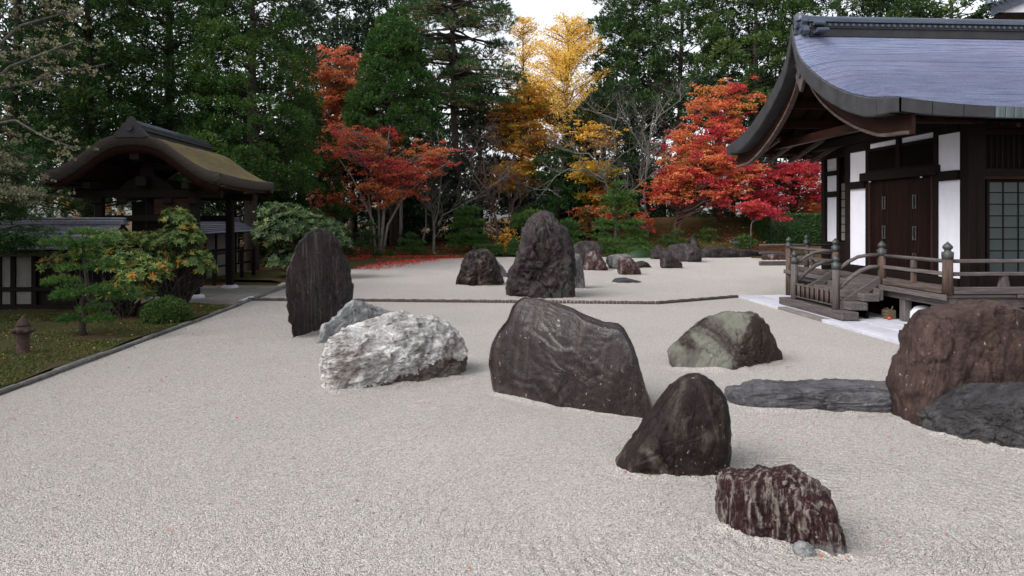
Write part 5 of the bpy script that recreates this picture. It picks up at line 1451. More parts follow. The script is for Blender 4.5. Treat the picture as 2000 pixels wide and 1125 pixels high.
# ---- tall pine
def pine():
    D = 48; base = base_at(895, D); top = P(880, -90, D)
    path = [base, P(893, 330, D), P(884, 200, D), P(886, 100, D), P(884, 20, D), top]
    cl = []
    rows = [(-60, 50, 7), (-25, 85, 14), (10, 100, 18), (45, 105, 18), (80, 105, 18), (115, 110, 18), (150, 118, 18), (180, 120, 15), (212, 120, 11)]
    for py, half, n in rows:
        for k in range(n):
            u = RG.uniform(-1, 1); v = RG.uniform(-1, 1)
            w = P(888 + u * half + (8 if py > 120 else 0), py + RG.uniform(-16, 16), D) + FWD * v * half / F_PX * D
            cl.append(np.array(w))
    for u in (-.2, .15, .45, .7, .95): cl.append(np.array(P(900 + u * 100, 190 + 12 * RG.random(), D - 1.2)))
    def mk(lv, c):
        t = .5 + RG.normal() * .15
        needles(lv, c, np.array([1.0, 1.0, .42]) * RG.uniform(.6, 1.15), 420, .30, .035, t, .12)
        puff(lv, c - np.array([0, 0, .1]), np.array([.7, .7, .2]), 90, .26, .05, .93, .04, .6, -.1)
    tree('pine_tree', 'tall open pine with dark forked branches in the middle of the skyline', 'tree', base, path, .30, .07, 'bark_dark', cl, 'pine_leaf', mk, .10, -.05, True, None, .10, 1, 5)
pine()
# ---- yellow larch
def larch(px, D, py, label, nb, wide, seed):
    base = base_at(px, D); top = P(px + 3, py, D)
    path = straight(base, top, .1, 8, seed)
    rnd = random.Random(seed)
    t = thing('larch_tree', label, 'tree', tuple(base))
    q = MB(); trunk_mesh(q, path, .28, .03); q.v = [tuple(Vector(v) - base) for v in q.v]; part('trunk', q, 'bark_red', t, True)
    lq = MB(); lv = Leaves()
    for i in range(nb):
        h = rnd.random() ** .8
        z = P(px, 330, D).z + (top.z - P(px, 330, D).z) * h
        a = axis_pt(path, z); th = rnd.uniform(0, 2 * math.pi)
        Lb = (1 - h) ** .55 * wide * rnd.uniform(.6, 1.1) + .4
        d = Vector((math.cos(th), math.sin(th), 0))
        pts = [a + d * Lb * s + Vector((0, 0, Lb * (.62 * s - .10 * s * s))) for s in (0, .25, .5, .75, 1)]
        lq.tube(pts, [.05 * (1 - .85 * j / 4) * min(1, Lb / 2) + .006 for j in range(5)], 4, False)
        n = int(62 * Lb)
        s = RG.random(n) ** .75; arr = np.array([list(p_) for p_ in pts])
        pos = np.stack([np.interp(s, [0, .25, .5, .75, 1], arr[:, k]) for k in range(3)], 1)
        side = RG.normal(size=(n, 3)) * np.array([1, 1, .55])
        pos = pos + side * (.10 + .30 * (s * (1.05 - s) * 4)[:, None]) * min(1, Lb / 2.2) * .8
        lv.add(pos, side + np.array(d) * .6 + np.array([0, 0, .4]), rnd_dir(n), .24 * RG.uniform(.6, 1.3, n), .085, .5 + RG.normal() * .15 + RG.normal(size=n) * .18)
    lq.v = [tuple(Vector(v) - base) for v in lq.v]; part('limbs', lq, 'bark_red', t, True, True)
    lv.build('crown', 'larch_leaf', t, base)
larch(1105, 58, 40, 'golden yellow larch with feathery branches standing tallest against the white sky', 130, 5.2, 3)
larch(1020, 62, 38, 'slender golden larch left of the tallest larch, beside the tall pine', 70, 3.4, 4)

# ---- maples
def maple(label, px, D, ells, n, leafm, tints, path_px, r0=.13, bark='bark_grey', per=105, L=.17, W=.13, padr=.6, seed=0, extra_trunks=(), name='maple_tree', twigs=1, flat=.16, limb_r=.05, tv=.10):
    base = P(path_px[0][0], HOR, D); base.z = terrain(base.x, base.y)
    path = [base] + [P(a, b, D) for a, b in path_px[1:]]
    cl = ell_points(ells, n)
    def mk(lv, c):
        t = tints[RG.integers(len(tints))] + RG.normal() * .05
        s = RG.uniform(.6, 1.3)
        pad(lv, c, np.array([padr, padr, flat]) * s, per * s * s, L, W, t, tv, .5)
        for _ in range(2):
            pad(lv, c + np.array([RG.normal() * .6, RG.normal() * .6, RG.normal() * .3]), np.array([padr, padr, flat]) * .4, per * .22, L, W, t + RG.normal() * .1, tv, .5)
        pad(lv, c + np.array([RG.normal() * .4, RG.normal() * .4, -.28]) * s, np.array([padr, padr, flat]) * s * .7, per * .4 * s * s, L, W, t + .05, tv, .5)
    t = tree(name, label, 'tree', base, path, r0, .03, bark, cl, leafm, mk, limb_r, .55, True, None, .14, 1, seed, twigs)
    for k, tr in enumerate(extra_trunks):
        pts = [base + RIGHT * tr[0]] + [P(a, b, D + tr[1]) for a, b in tr[2:]]
        pts[0].z = terrain(pts[0].x, pts[0].y) - .05
        q = MB(); trunk_mesh(q, pts, r0 * .8, .022, 7); q.v = [tuple(Vector(v) - base) for v in q.v]
        part('trunk', q, bark, t, True)
    return t
maple('tall fading orange maple between the dark cedar and the cypress', 645, 46, [(655, 130, 75, 48, 46, 2.2), (640, 220, 62, 50, 46, 2.2), (632, 300, 45, 45, 45, 2.0), (690, 200, 40, 70, 46, 2)], 120, 'fading_maple_leaf', (.5, .62, .7, .8, .95, .3), [(640, 500), (640, 350), (645, 220), (655, 110)], per=190, seed=1, L=.155, W=.115)
maple('red and orange maple with several whitish trunks above the fallen red leaves', 745, 40.5, [(690, 285, 75, 30, 40, 1.6), (780, 320, 75, 45, 40.5, 1.8), (740, 260, 55, 20, 41, 1.5), (760, 370, 55, 32, 40, 1.4), (655, 265, 38, 25, 41, 1.2), (850, 300, 45, 25, 41, 1.2)], 120, 'maple_leaf', (.12, .3, .45, .58, .68, .78), [(742, 500), (748, 440), (752, 360), (757, 280), (762, 245)], .12, 'bark_pale', 95, .14, .10, .46, 2,
      ((-.25, 0, (728, 430), (690, 350), (655, 300)), (.12, -.1, (757, 440), (784, 390), (830, 345), (880, 315)), (-.55, .3, (724, 420), (716, 340), (700, 280)), (.0, .2, (740, 420), (735, 330), (745, 250))), limb_r=.045, twigs=2)
maple('low orange and red maple branches behind the dull green shrub', 640, 42, [(640, 385, 42, 28, 42, 1.4), (665, 405, 30, 15, 42, 1.0)], 20, 'fading_maple_leaf', (.55, .7, .9), [(613, 500), (615, 430), (614, 370), (612, 290)], .07, 'bark_grey', 170, seed=3)
maple('large red maple beside the temple gable', 1400, 46, [(1415, 205, 70, 42, 46, 2.2), (1390, 275, 95, 40, 45, 2.4), (1360, 320, 80, 32, 44, 2.2), (1440, 310, 55, 40, 45, 2.0)], 108, 'maple_leaf', (.15, .3, .45, .55, .65, .76, .88), [(1405, 460), (1400, 380), (1405, 290), (1420, 190)], .15, 'bark_red', 165, .15, .11, .56, 4, (), twigs=2)
maple('low orange maple with a reddish trunk in front of the large red maple', 1325, 43, [(1385, 375, 60, 28, 43, 1.8), (1305, 375, 40, 25, 43, 1.5), (1430, 345, 45, 28, 43.5, 1.5), (1330, 345, 50, 20, 43, 1.5)], 85, 'maple_leaf', (.28, .5, .62, .70, .74, .2), [(1322, 468), (1318, 440), (1326, 405), (1335, 370)], .11, 'bark_red', 170, .14, .105, .54, 5, ((.05, 0, (1327, 440), (1350, 400), (1390, 375)),))
maple('dark crimson maple beside the temple under the eaves', 1545, 46, [(1550, 355, 62, 28, 46, 2.0), (1500, 385, 40, 25, 45, 1.5), (1590, 385, 30, 25, 46, 1.4), (1560, 330, 60, 16, 46, 1.5)], 85, 'maple_leaf', (.02, .08, .18, .3, .42), [(1540, 460), (1545, 420), (1550, 370), (1555, 330)], .10, 'bark_dark', 150, .14, .105, .58, 6)
maple('small crimson maple in front of the clipped hedge', 1475, 41.5, [(1470, 400, 28, 12, 41.5, .9), (1492, 415, 22, 9, 41.5, .8)], 15, 'maple_leaf', (.02, .1, .2), [(1466, 478), (1467, 440), (1475, 415), (1480, 395)], .045, 'bark_grey', 130, .15, .11, .5, 7)
maple('yellow orange maple glimpsed behind the hedge beside the temple', 1575, 50, [(1575, 405, 25, 14, 50, 1.2)], 10, 'gold_leaf', (.8, .9), [(1580, 470), (1578, 430), (1576, 400)], .08, 'bark_dark', 160, seed=8)
maple('golden layered tree below the larch', 1015, 50, [(1030, 200, 42, 40, 50, 2.0), (1020, 270, 50, 36, 50, 2.2), (1010, 340, 50, 36, 49, 2.0), (985, 225, 28, 28, 50, 1.5)], 120, 'gold_leaf', (.3, .55, .7, .8, .9), [(1010, 470), (1012, 380), (1020, 280), (1035, 170)], .14, 'bark_dark', 105, .21, .15, .68, 9)
maple('small yellow tree in front of the dark fir, right of the golden tree', 1155, 48, [(1160, 265, 32, 22, 48, 1.3)], 18, 'larch_leaf', (.25, .4), [(1160, 470), (1158, 370), (1160, 255)], .08, 'bark_dark', 150, .2, .14, .7, 10)
maple('olive and yellow maple between the bare lichen tree and the red maple', 1170, 45, [(1160, 335, 45, 22, 45, 1.5), (1180, 385, 50, 25, 45, 1.5)], 36, 'gold_leaf', (.2, .4, .55, .95), [(1180, 475), (1178, 420), (1172, 360), (1165, 320)], .08, 'bark_dark', 160, .18, .13, .7, 11)
maple('small orange maple sapling right of the layered garden pine', 1258, 43, [(1255, 428, 16, 12, 43, .6), (1200, 415, 16, 9, 43, .6)], 10, 'maple_leaf', (.5, .62), [(1266, 478), (1266, 455), (1262, 430), (1256, 415)], .035, 'bark_grey', 110, .14, .11, .45, 12)
maple('pale red leaved sapling behind the flat topped dark rock', 1150, 44, [(1148, 415, 24, 18, 44, .8), (1135, 440, 22, 14, 44, .8)], 16, 'fading_maple_leaf', (.15, .3, .9), [(1146, 480), (1146, 455), (1147, 430), (1150, 400)], .035, 'bark_grey', 110, .14, .11, .5, 13)
maple('thin yellow sapling beside the bare reddish tree', 990, 42, [(991, 462, 12, 16, 42, .5)], 9, 'larch_leaf', (.1, .3), [(992, 488), (992, 470), (991, 452)], .02, 'bark_dark', 70, .12, .09, .35, 14)
maple('orange leaves of a tree glimpsed through the gate', 170, 40, [(160, 405, 32, 32, 40, 1.2)], 16, 'larch_leaf', (.0, .1), [(165, 470), (165, 430), (162, 390)], .1, 'bark_dark', 150, seed=15)

# ---- leafless trees
def bare(label, D, trunks, seed, bark, r0, spread=1.0, depth=4, limit=None, twigm='twig', dens=1.0, name='bare_tree', branches=None):
    rnd = random.Random(seed)
    base = P(trunks[0][0][0], HOR, D); base.z = terrain(base.x, base.y)
    t = thing(name, label, 'tree', tuple(base))
    q, tw = MB(), MB()
    def grow(p, d, L, r, k):
        n = 4; pts = [p]; cur = p; dd = d.copy()
        for i in range(n):
            dd = (dd + Vector((rnd.uniform(-1, 1), rnd.uniform(-1, 1), rnd.uniform(-.6, .9))) * .30).normalized()
            cur = cur + dd * L / n; pts.append(cur)
        tgt = q if k > 1 else tw
        tgt.tube(pts, [r * (1 - .5 * i / n) for i in range(n + 1)], 6 if k > 2 else 4 if k > 1 else 3, False)
        if k <= 0: return
        m = int(round(rnd.uniform(2.4, 4.2) * dens))
        for j in range(m):
            i = rnd.randint(1, n); s = pts[i]
            nd = (dd * .65 + Vector((rnd.uniform(-1, 1), rnd.uniform(-1, 1), rnd.uniform(-.45, .75))) * .9 * spread).normalized()
            grow(s, nd, L * rnd.uniform(.5, .78), r * .52, k - 1)
    for tr in trunks:
        pts = [P(a, b, D + (c[0] if c else 0)) for a, b, *c in tr]
        if tr is trunks[0] or tr[0][1] > 470: pts[0].z = terrain(pts[0].x, pts[0].y) - .03
        w = r0 if tr is trunks[0] else r0 * .62
        q.tube(pts, [w * (1 - .72 * i / (len(pts) - 1)) for i in range(len(pts))], 8, False)
        for i in range(1, len(pts)):
            for _ in range(3 if i > 1 else 1):
                s = pts[i - 1].lerp(pts[i], rnd.random()); d0 = (pts[i] - pts[i - 1]).normalized()
                nd = (d0 * .6 + Vector((rnd.uniform(-1, 1), rnd.uniform(-1, 1), rnd.uniform(-.3, .7))) * spread).normalized()
                grow(s, nd, rnd.uniform(1.0, 1.9), w * .35, depth - 1)
        grow(pts[-1], (pts[-1] - pts[-2]).normalized(), 1.2, w * .28, depth - 2)
    for m, nm, mt in ((q, 'trunk', bark), (tw, 'twigs', twigm)):
        m.v = [tuple(Vector(v) - base) for v in m.v]
        part(nm, m, mt, t, True, nm == 'twigs')
    return t
bare('leafless pale grey lichen tree with crooked spreading limbs at the centre right', 42.5,
     [[(1203, 480), (1203, 430), (1197, 390), (1180, 350), (1168, 320)], [(1200, 410), (1222, 385), (1250, 360), (1280, 335), (1322, 318)], [(1178, 345), (1195, 320), (1203, 290), (1197, 260), (1205, 230)],
      [(1180, 350), (1150, 335), (1110, 330), (1085, 345), (1065, 370)], [(1235, 372), (1262, 350), (1268, 300), (1255, 255), (1290, 225), (1330, 195)], [(1168, 320), (1150, 300), (1125, 300), (1100, 290)], [(1205, 235), (1180, 225), (1150, 215)]], 4, 'bark_grey', .105, 1.0, 4)
bare('leafless grey tree with low arching limbs left of the garden pines', 41.5,
     [[(847, 495), (848, 450), (845, 415), (835, 390), (810, 370)], [(857, 440), (865, 420), (895, 405), (930, 385), (985, 345)], [(848, 440), (856, 410), (862, 340), (858, 280)], [(826, 470), (832, 440), (832, 400), (840, 350), (870, 300)], [(845, 415), (815, 385), (780, 360), (750, 340)]], 5, 'bark_grey', .10, 1.0, 4)
bare('leafless tree with reddish forked trunk right of the garden pines', 42.5,
     [[(972, 482), (974, 465), (968, 430), (962, 400), (950, 370), (945, 330)], [(975, 478), (985, 455), (996, 440), (1000, 415), (1005, 385)], [(965, 415), (975, 390), (975, 350), (965, 300)], [(950, 370), (930, 345), (920, 310), (935, 275)], [(975, 350), (1000, 320), (1015, 285)]], 6, 'bark_red', .09, 1.0, 4)
bare('leafless twiggy tree behind the lichen tree near the red maple', 47,
     [[(1262, 470), (1258, 380), (1265, 300), (1275, 230)], [(1262, 330), (1300, 270), (1330, 240)], [(1262, 300), (1230, 250), (1215, 210)], [(1270, 260), (1290, 220), (1310, 190)]], 7, 'bark_grey', .10, 1.0, 4, dens=.9)
bare('leafless dark twiggy tree behind the whitish trunked maple', 46,
     [[(905, 480), (900, 400), (895, 330), (900, 270)], [(898, 350), (930, 310), (960, 270)], [(896, 340), (870, 300), (850, 270)]], 8, 'bark_dark', .09, 1.0, 4, dens=.9)
# two straight trunks in the shade
for px, D, m, lab in ((782, 45, 'bark_pale', 'straight pale trunk in shade right of the whitish trunked maple'), (620, 50, 'bark_grey', 'thin straight grey trunk in shade above the dull green shrub')):
    b = base_at(px, D); tree('bare_tree', lab, 'tree', b, straight(b, P(px + 4, 250, D), .08, 6, px), .13, .06, m, [P(px + 20, 260, D), P(px - 15, 245, D)], 'far_leaf', lambda lv, c: puff(lv, c, np.array([.6, .6, .3]), 90, .24, .08, .3), .04)

# ---- garden pines, small layered trees
def garden_pine(label, px, py_base, D, pads, r0, per, L, W, leafm='garden_pine_leaf', padh=.34, t0=.55, name='garden_pine', path=None, bark='bark_dark', dy=1.0):
    base = P(px, HOR, D); base.z = terrain(base.x, base.y) - .03 if D > 30 else 0.06
    top = min(p[1] for p in pads)
    pp = [base] + ([P(a, b, D) for a, b in path] if path else [P(px + 3, (py_base * 2 + top) / 3, D), P(px - 3, (py_base + 2 * top) / 3, D), P(px, top + 6, D)])
    cl = []
    info = {}
    for (a, b, hw) in pads:
        r = hw / F_PX * D
        w = P(a, b, D) + FWD * RG.uniform(-.35, .35) * r
        cl.append(np.array(w)); info[tuple(np.round(cl[-1], 5))] = r
    def mk(lv, c):
        r = info[tuple(np.round(c, 5))]
        needles(lv, c - np.array([0, 0, r * padh * .5]), np.array([r, r * dy, r * padh]), per * (r / .5) ** 1.4, L, W, t0 + RG.normal() * .1, .12)
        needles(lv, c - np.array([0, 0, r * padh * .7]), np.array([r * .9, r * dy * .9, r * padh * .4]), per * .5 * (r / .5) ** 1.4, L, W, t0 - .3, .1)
    return tree(name, label, 'tree', base, pp, r0, r0 * .3, bark, cl, leafm, mk, r0 * .45, .25, True, None, .1, 1, int(px))
b = G(165, 665)
garden_pine('cloud pruned pine with flat green pads on the moss at the left', 165, 665, GD(665), [(160, 452, 27), (125, 470, 32), (190, 468, 28), (150, 478, 36), (115, 548, 32), (200, 516, 30), (140, 522, 24), (160, 565, 48), (215, 562, 40), (130, 578, 24), (235, 582, 20), (135, 622, 26), (198, 620, 26), (180, 600, 30), (165, 500, 22)], .065, 1500, .085, .014, path=[(160, 640), (166, 612), (160, 590), (172, 560), (166, 520), (163, 490), (160, 462)], padh=.42, t0=.62)
def layers(px0, px1, py0, py1, n, hw, seed):
    r = random.Random(seed); out = []
    for i in range(n):
        t = i / (n - 1); w = .25 + .75 * t
        py = py0 + (py1 - py0) * t
        for s in ((0,) if t < .12 else (-1, 1, r.uniform(-.4, .4))):
            out.append(((px0 + px1) / 2 + s * (px1 - px0) / 2 * w * r.uniform(.5, .85), py + r.uniform(-6, 6), hw * r.uniform(.7, 1.1)))
    return out
gp = dict(per=330, L=.20, W=.030, padh=.5)
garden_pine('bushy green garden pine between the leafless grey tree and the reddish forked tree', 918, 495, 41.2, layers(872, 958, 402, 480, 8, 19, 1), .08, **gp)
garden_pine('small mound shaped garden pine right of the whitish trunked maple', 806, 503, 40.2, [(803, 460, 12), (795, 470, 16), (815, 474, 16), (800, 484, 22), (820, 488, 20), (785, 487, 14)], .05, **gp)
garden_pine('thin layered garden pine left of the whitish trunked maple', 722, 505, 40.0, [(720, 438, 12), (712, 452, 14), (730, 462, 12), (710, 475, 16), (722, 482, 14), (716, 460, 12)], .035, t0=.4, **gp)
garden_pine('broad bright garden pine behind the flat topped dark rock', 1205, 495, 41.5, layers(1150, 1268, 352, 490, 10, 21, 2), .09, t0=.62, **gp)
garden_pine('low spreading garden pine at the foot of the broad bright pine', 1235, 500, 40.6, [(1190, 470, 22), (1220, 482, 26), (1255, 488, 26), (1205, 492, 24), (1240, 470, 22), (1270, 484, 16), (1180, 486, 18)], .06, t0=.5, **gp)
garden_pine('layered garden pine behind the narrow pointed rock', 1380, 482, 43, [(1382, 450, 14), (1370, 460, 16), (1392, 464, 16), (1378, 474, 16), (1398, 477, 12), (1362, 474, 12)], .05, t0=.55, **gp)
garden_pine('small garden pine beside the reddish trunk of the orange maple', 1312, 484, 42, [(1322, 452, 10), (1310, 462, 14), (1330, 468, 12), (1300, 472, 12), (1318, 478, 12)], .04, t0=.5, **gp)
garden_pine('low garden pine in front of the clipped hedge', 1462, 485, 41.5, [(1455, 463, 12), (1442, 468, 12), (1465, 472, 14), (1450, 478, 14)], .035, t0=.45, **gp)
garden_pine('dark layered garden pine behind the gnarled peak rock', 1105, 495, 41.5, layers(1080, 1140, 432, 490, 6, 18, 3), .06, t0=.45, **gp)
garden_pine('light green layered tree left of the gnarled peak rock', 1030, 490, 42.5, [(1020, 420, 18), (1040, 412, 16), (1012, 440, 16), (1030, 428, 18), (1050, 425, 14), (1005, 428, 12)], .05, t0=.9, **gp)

# ---- shrubs
def bush(label, D, ells, n_ros, L, W, leafm, base_px, py_base, t0, name='rhododendron', seed=0, stems=9, cat='shrub', tv=.2, old=0.0):
    base = P(base_px, HOR, D); base.z = 0.05
    rnd = random.Random(seed)
    t = thing(name, label, cat, tuple(base))
    q = MB(); lv = Leaves()
    for (px, py, rx, ry, dd) in ells:
        c = P(px, py, D + dd); r = np.array([rx, rx, ry]) / F_PX * D
        area = (rx * ry) / 900
        rosettes(lv, np.array(c), r, n_ros * area, L, W, t0, tv, old)
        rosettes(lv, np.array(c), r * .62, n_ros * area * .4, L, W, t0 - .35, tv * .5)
        for _ in range(stems):
            e = c + Vector((rnd.uniform(-.7, .7) * r[0], rnd.uniform(-.7, .7) * r[1], rnd.uniform(-.6, .7) * r[2]))
            s = base + Vector((rnd.uniform(-.22, .22), rnd.uniform(-.22, .22), -.05))
            q.tube(limb_pts(s, e, .14, rnd, 5), [.028, .024, .02, .015, .01, .006], 5, False)
    q.v = [tuple(Vector(v) - base) for v in q.v]; part('stems', q, 'bark_dark', t, True)
    lv.build('foliage', leafm, t, base)
    return t
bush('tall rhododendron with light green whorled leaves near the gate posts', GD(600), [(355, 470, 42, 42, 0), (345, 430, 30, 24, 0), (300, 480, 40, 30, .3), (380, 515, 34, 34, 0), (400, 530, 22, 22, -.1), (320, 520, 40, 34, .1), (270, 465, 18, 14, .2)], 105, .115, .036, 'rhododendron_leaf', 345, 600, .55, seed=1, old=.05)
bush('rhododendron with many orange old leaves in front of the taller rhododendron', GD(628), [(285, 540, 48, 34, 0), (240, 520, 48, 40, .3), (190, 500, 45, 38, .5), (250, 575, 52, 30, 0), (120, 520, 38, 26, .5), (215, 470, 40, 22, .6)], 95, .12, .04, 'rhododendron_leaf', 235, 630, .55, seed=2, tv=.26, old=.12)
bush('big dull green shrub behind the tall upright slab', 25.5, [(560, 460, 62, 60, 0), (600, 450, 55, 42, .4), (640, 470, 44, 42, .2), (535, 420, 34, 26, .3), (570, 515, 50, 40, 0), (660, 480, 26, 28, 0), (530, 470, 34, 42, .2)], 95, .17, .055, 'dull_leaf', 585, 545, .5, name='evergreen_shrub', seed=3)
def clipped(label, c, r, leafm, n, L, W, name, t0=.5, box=False, cat='shrub'):
    base = Vector((c[0], c[1], 0)); t = thing(name, label, cat, (c[0], c[1], c[2] - r[2]))
    base = Vector((c[0], c[1], c[2] - r[2]))
    lv = Leaves(); n = int(n)
    d = rnd_dir(n)
    if box: d = d / np.max(np.abs(d), axis=1, keepdims=True); d[:, 2] = np.where(d[:, 2] < -.9, -d[:, 2], d[:, 2])
    else: d[:, 2] = np.abs(d[:, 2])
    if box:
        p = np.array(c) + d * np.array(r) * RG.uniform(.94, 1.03, (n, 1))
    else: p = np.array([c[0], c[1], c[2] - r[2]]) + d * np.array([r[0], r[1], r[2] * 2]) * (RG.uniform(.86, 1.03, (n, 1)) + .09 * np.sin(d[:, :1] * 7 + 1) * np.cos(d[:, 1:2] * 6))
    lv.add(p, d + RG.normal(size=(n, 3)) * .7, d + RG.normal(size=(n, 3)) * .5, L * RG.uniform(.7, 1.3, n), W, t0 + RG.normal(size=n) * .2)
    lv.build('foliage', leafm, t, base)
    q = MB()
    if box: q.box(-r[0] * .93, r[0] * .93, -r[1] * .93, r[1] * .93, 0, r[2] * 1.93, .05)
    else:
        q.lathe(0, 0, [(r[0] * .9 * math.cos(a), r[2] * 1.85 * math.sin(a)) for a in np.linspace(0, 1.5, 7)], 14)
    part('inner_growth', q, 'hedge_leaf', t, True)
    return t
def px_clip(label, px, py, rx, ry, D, rd, leafm, n, L, W, name, **k):
    w = P(px, py, D); return clipped(label, w, (rx / F_PX * D, rd, ry / F_PX * D), leafm, n, L, W, name, **k)
px_clip('clipped round azalea mound at the end of the moss bed', 325, 603, 44, 21, GD(632), .5, 'azalea_leaf', 9000, .045, .022, 'azalea', t0=.4)
px_clip('tall clipped dark hedge beside the temple', 1560, 455, 75, 35, 44, 1.0, 'hedge_leaf', 26000, .11, .06, 'hedge', box=True)
px_clip('low clipped hedge left of the gnarled peak rock', 955, 488, 26, 9, 40.6, .5, 'hedge_leaf', 6000, .09, .05, 'hedge', t0=.75, box=True)
px_clip('low clipped mound hard by the gnarled peak rock', 1003, 482, 12, 14, 40.4, .4, 'hedge_leaf', 3500, .09, .05, 'azalea', t0=.7)
px_clip('low clipped mound between the broad bright pine and the upright dark rock', 1245, 494, 34, 13, 40.0, .6, 'azalea_leaf', 6000, .09, .05, 'azalea', t0=.5)
for px, lab in ((738, 'small green fern tuft left at the foot of the whitish trunks'), (762, 'small green fern tuft right at the foot of the whitish trunks')):
    px_clip(lab, px, 500, 9, 9, 39.6, .3, 'hinoki_leaf', 700, .14, .06, 'fern', t0=.6, cat='plant')

# ---- lichen covered tree and near conifer at the left edge
def lichen_tree():
    D = 15.0; rnd = random.Random(9)
    base = P(-190, HOR, D); base.z = 0.05
    t = thing('lichen_tree', 'twiggy tree covered in pale lichen tufts leaning in at the upper left corner', 'tree', tuple(base))
    q, tw, lv = MB(), MB(), Leaves()
    trunk = [base, P(-170, 420, D), P(-140, 250, D), P(-90, 100, D), P(-60, -60, D)]
    q.tube(trunk, [.17, .15, .12, .09, .05], 10)
    tips = []
    for (a, s) in (([(-150, 300), (-60, 200), (20, 130), (110, 95), (165, 75)], 0), ([(-140, 250), (-40, 120), (40, 50), (110, 30), (165, 10)], .4), ([(-150, 330), (-50, 250), (30, 235), (90, 270), (150, 290)], -.3), ([(-100, 130), (-30, 20), (40, -30), (90, -20)], .2), ([(-160, 350), (-60, 330), (10, 335), (45, 350), (72, 368)], -.2), ([(-150, 300), (-40, 180), (40, 165), (100, 150), (205, 125)], .6), ([(-160, 340), (-70, 290), (0, 290), (50, 300)], .4)):
        pts = [P(x, y, D + s) for x, y in a]
        q.tube(pts, [.06, .045, .03, .02, .012][:len(pts)], 6, False)
        for i in range(40 if s > -.1 else 22):
            u = rnd.random() ** .7 * (len(pts) - 1); k = min(int(u), len(pts) - 2)
            s0 = pts[k].lerp(pts[k + 1], u - k)
            d = Vector((rnd.uniform(-1, 1), rnd.uniform(-1, 1), rnd.uniform(-.8, .8)))
            e = s0 + d * rnd.uniform(.2, .55)
            tw.tube(limb_pts(s0, e, .2, rnd, 3), [.009, .007, .005, .003], 3, False)
            for _ in range(2):
                e2 = e + Vector((rnd.uniform(-1, 1), rnd.uniform(-1, 1), rnd.uniform(-.8, .8))) * .25
                tw.tube([s0.lerp(e, .6), e2], [.005, .002], 3, False); tips.append(e2)
            tips.append(e)
    for p in tips:
        k = RG.random()
        if k < .62: puff(lv, np.array(p), .085 * RG.uniform(.5, 1.2), 26, .05, .03, .55 if k < .5 else .2, .16)
        elif k < .64: puff(lv, np.array(p), .06, 8, .06, .04, .97, .02)
    for m, nm, mt in ((q, 'trunk', 'bark_grey'), (tw, 'twigs', 'twig')):
        m.v = [tuple(Vector(v) - base) for v in m.v]; part(nm, m, mt, t, True, nm == 'twigs')
    lv.build('lichen_tufts', 'lichen_leaf', t, base)
lichen_tree()
def near_conifer():
    D = 14.2; base = P(-45, HOR, D); base.z = .05
    cl = ell_points([(10, 432, 86, 58, D, .9), (0, 360, 62, 42, D, .8), (-20, 300, 65, 40, D, .7), (40, 470, 55, 30, D, .7)], 85)
    def mk(lv, c):
        t = .5 + RG.normal() * .14
        pad(lv, c, np.array([.34, .34, .06]) * RG.uniform(.7, 1.2), 230, .095, .026, t, .14, .35, .3)
    tree('yew_tree', 'bushy dark green yew at the left edge below the lichen tree', 'tree', base, [base, P(-40, 420, D), P(-30, 300, D), P(-25, 270, D)], .12, .03, 'bark_dark', cl, 'hinoki_leaf', mk, .03, .3)
    # pale lichen wisps hang over its upper half
near_conifer()
def pale_shrub():
    D = 13.9; base = P(-60, HOR, D); base.z = .05
    cl = ell_points([(25, 380, 58, 26, D, .6), (-10, 325, 42, 24, D, .5)], 70)
    tree('lichen_shrub', 'pale grey green wispy shrub spreading over the top of the yew', 'shrub', base, [base, P(-40, 450, D + .3), P(-20, 380, D + .2), P(0, 340, D)], .05, .015, 'bark_grey', cl, 'lichen_leaf',
         lambda lv, c: puff(lv, c, np.array([.20, .20, .12]) * RG.uniform(.6, 1.2), 60, .06, .028,   .28 + (RG.random() < .03) * .70, .14), .014, .2, twigs=2)
pale_shrub()

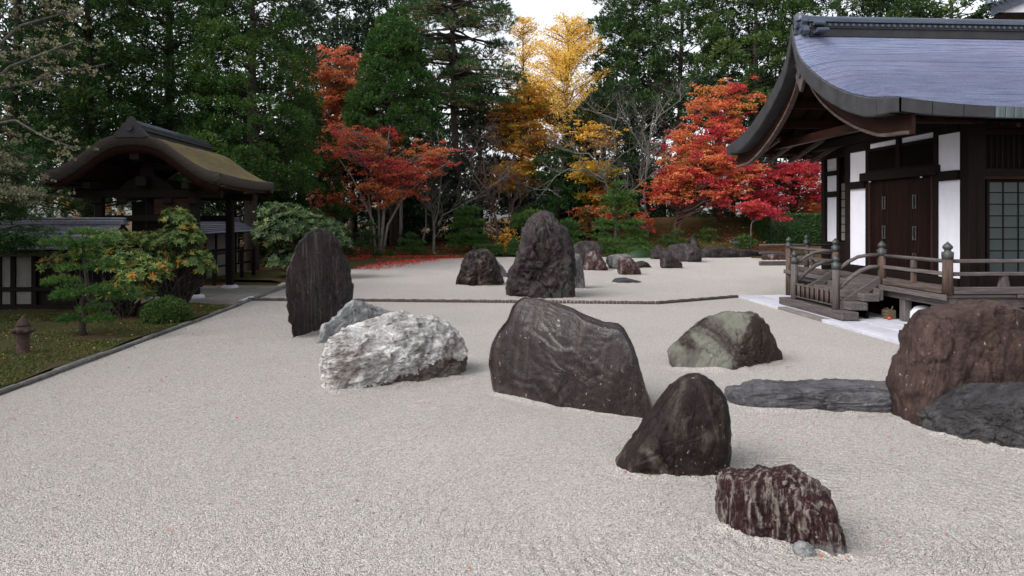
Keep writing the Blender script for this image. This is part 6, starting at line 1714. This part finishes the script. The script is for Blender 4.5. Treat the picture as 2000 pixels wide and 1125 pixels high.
# ---- the wood far behind and fallen leaves
def far_wood():
    lv = Leaves(); q = MB(); rnd = random.Random(12)
    for i in range(330):
        px = rnd.uniform(-150, 2150); D = rnd.uniform(60, 82)
        g = base_at(px, D)
        # open sky above the larch
        top = rnd.uniform(20, 130) if not (940 < px < 1200) else rnd.uniform(235, 300)
        h = P(px, top, D).z
        c = np.array([g.x, g.y, g.z + rnd.uniform(.16, 1) * (h - g.z)])
        puff(lv, c, np.array([1.8, 1.8, 1.1]) * rnd.uniform(.6, 1.2), 150, .55, .2, .3 + rnd.uniform(-.2, .25), .15, fill=.3)
    for i in range(380):
        px = rnd.uniform(560, 1640); D = rnd.uniform(52.5, 58); g = base_at(px, D)
        c = np.array(P(px, rnd.uniform(215 if 960 < px < 1180 else 170, 470), D))
        puff(lv, c, np.array([1.25, 1.0, .95]) * rnd.uniform(.6, 1.2), 95, .42, .15, .2 + rnd.uniform(-.2, .25), .15, fill=.3)
    for i in range(310):
        px = rnd.uniform(-380, 600); D = rnd.uniform(34.5, 40); g = base_at(px, D)
        c = np.array(P(px, rnd.uniform(-40, 400), D))
        puff(lv, c, np.array([1.5, 1.0, 1.1]) * rnd.uniform(.7, 1.2), 150, .38, .14, .3 + rnd.uniform(-.2, .25), .15, fill=.2)
    for i in range(110):
        px = rnd.uniform(590, 960); D = rnd.uniform(60, 66); g = base_at(px, D)
        puff(lv, np.array(P(px, rnd.uniform(-40, 140), D)), np.array([1.8, 1.4, 1.1]) * rnd.uniform(.6, 1.2), 110, .5, .17, .28 + rnd.uniform(-.2, .25), .15, fill=.3)
    for i in range(230):
        px = rnd.uniform(560, 975) if i % 4 else rnd.uniform(1190, 1560); D = rnd.uniform(58, 70); g = base_at(px, D)
        c = np.array(P(px, rnd.uniform(-10, 440), D))
        puff(lv, c, np.array([1.5, 1.5, 1.0]) * rnd.uniform(.6, 1.2), 120, .5, .17, .28 + rnd.uniform(-.2, .25), .15, fill=.3)
    for i in range(70):
        px = rnd.uniform(-150, 2150); D = rnd.uniform(58, 84); g = base_at(px, D)
        top = P(px, rnd.uniform(60, 150) if not (940 < px < 1200) else 260, D)
        q.tube([g, g.lerp(top, .5), top], [.22, .16, .05], 6, False)
    # low dark brush along the ground
    for i in range(300):
        px = rnd.uniform(-100, 2100); D = rnd.uniform(51, 62); g = base_at(px, D)
        puff(lv, np.array(g) + np.array([0, 0, rnd.uniform(.3, 5.2)]), np.array([1.5, 1.0, 1.0]), 110, .4, .14, .2 + rnd.uniform(-.15, .2), .15, fill=.3)
    o = lv.build('far_wood', 'far_leaf', None, (0, 0, 0)); o['label'] = 'dark wood of tall trees far behind the garden'
    w = structure('far_wood_trunks', q, 'bark_dark', True, 'stuff')
far_wood()
def litter():
    lv = Leaves()
    def sc(n, pts, L, t, z=.012, tv=.25):
        p = np.array(pts); k = len(p)
        nn = unit(np.array([0, 0, 1.0]) + RG.normal(size=(k, 3)) * .25)
        a = RG.normal(size=(k, 3)) * np.array([1, 1, .12])
        lv.add(p + np.array([0, 0, z]), a, nn, L * RG.uniform(.7, 1.3, k), L * .8, t + RG.normal(size=k) * tv)
    pts = []
    # red carpet under the whitish maple
    for _ in range(9000):
        px = RG.normal(742, 62); k = max(0, min(1, (880 - px) / 190)); D = 39.8 - abs(RG.normal()) * (.9 + 4.2 * k) + RG.normal() * .5
        if px < 672 or D < 30: continue
        w = P(px, HOR, D); pts.append((w.x, w.y, terrain(w.x, w.y) + (.0 if D < 39 else .07)))
    sc(0, pts, .11, .18, .02)
    pts = []
    for _ in range(2600):
        px = RG.uniform(660, 1540); D = RG.uniform(40.5, 45); w = P(px, HOR, D); pts.append((w.x, w.y, terrain(w.x, w.y) + .10))
    sc(0, pts, .13, .60, .02, .3)
    pts = []
    for _ in range(420):
        y = 3.5 + 15 * RG.random(); x = -5.8 + abs(RG.normal()) * 1.7
        if RG.random() < .3: x = RG.uniform(-5.8, 7.2)
        if x > 7.3: continue
        pts.append((x, y, 0))
    sc(0, pts, .030, .62, .014, .28)
    pts = []
    for _ in range(260):
        x = RG.uniform(-9, -6.1); y = RG.uniform(6, 17.5); pts.append((x, y, .10))
    sc(0, pts, .04, .80, .02, .16)
    pts = []
    for _ in range(70):
        x = RG.normal(3.4, 1.2); y = RG.uniform(5.5, 9); pts.append((x, y, 0))
    sc(0, pts, .03, .45, .014, .25)
    pts = []
    for ring in FEET:
        for k in RG.integers(0, len(ring), 5): pts.append((ring[k][0] + RG.normal() * .04, ring[k][1] + RG.normal() * .04, ring[k][2]))
    sc(0, pts, .035, .75, .012, .2)
    o = lv.build('fallen_leaves', 'litter_leaf', None, (0, 0, 0)); o['label'] = 'fallen red and brown maple leaves scattered over gravel and moss'
litter()
def tufts():
    lv = Leaves(); n = 26000
    x = -6.08 - 6.0 * RG.random(n) ** 1.4; y = RG.uniform(5, 17.5, n)
    k = np.array([noise.noise(Vector((a * .9, b * .9, 7))) for a, b in zip(x, y)])
    m = k > -.12; x, y, k = x[m], y[m], k[m]; n = len(x)
    z = np.array([0.055 + 0.05 * smoothstep(0, 1.2, -6.02 - a) + 0.035 * noise.noise(Vector((a * 1.1, b * 1.1, 0))) for a, b in zip(x, y)])
    lv.add(np.stack([x, y, z - .01], 1), RG.normal(size=(n, 3)) * np.array([1, 1, .3]) + np.array([0, 0, .9]), rnd_dir(n), .055 * RG.uniform(.6, 1.3, n), .022, .4 + k * .6 + RG.normal(size=n) * .15)
    o = lv.build('moss_tufts', 'moss_tuft', None, (0, 0, 0)); o['label'] = 'short moss and grass tufts covering the bed at the left'
tufts()
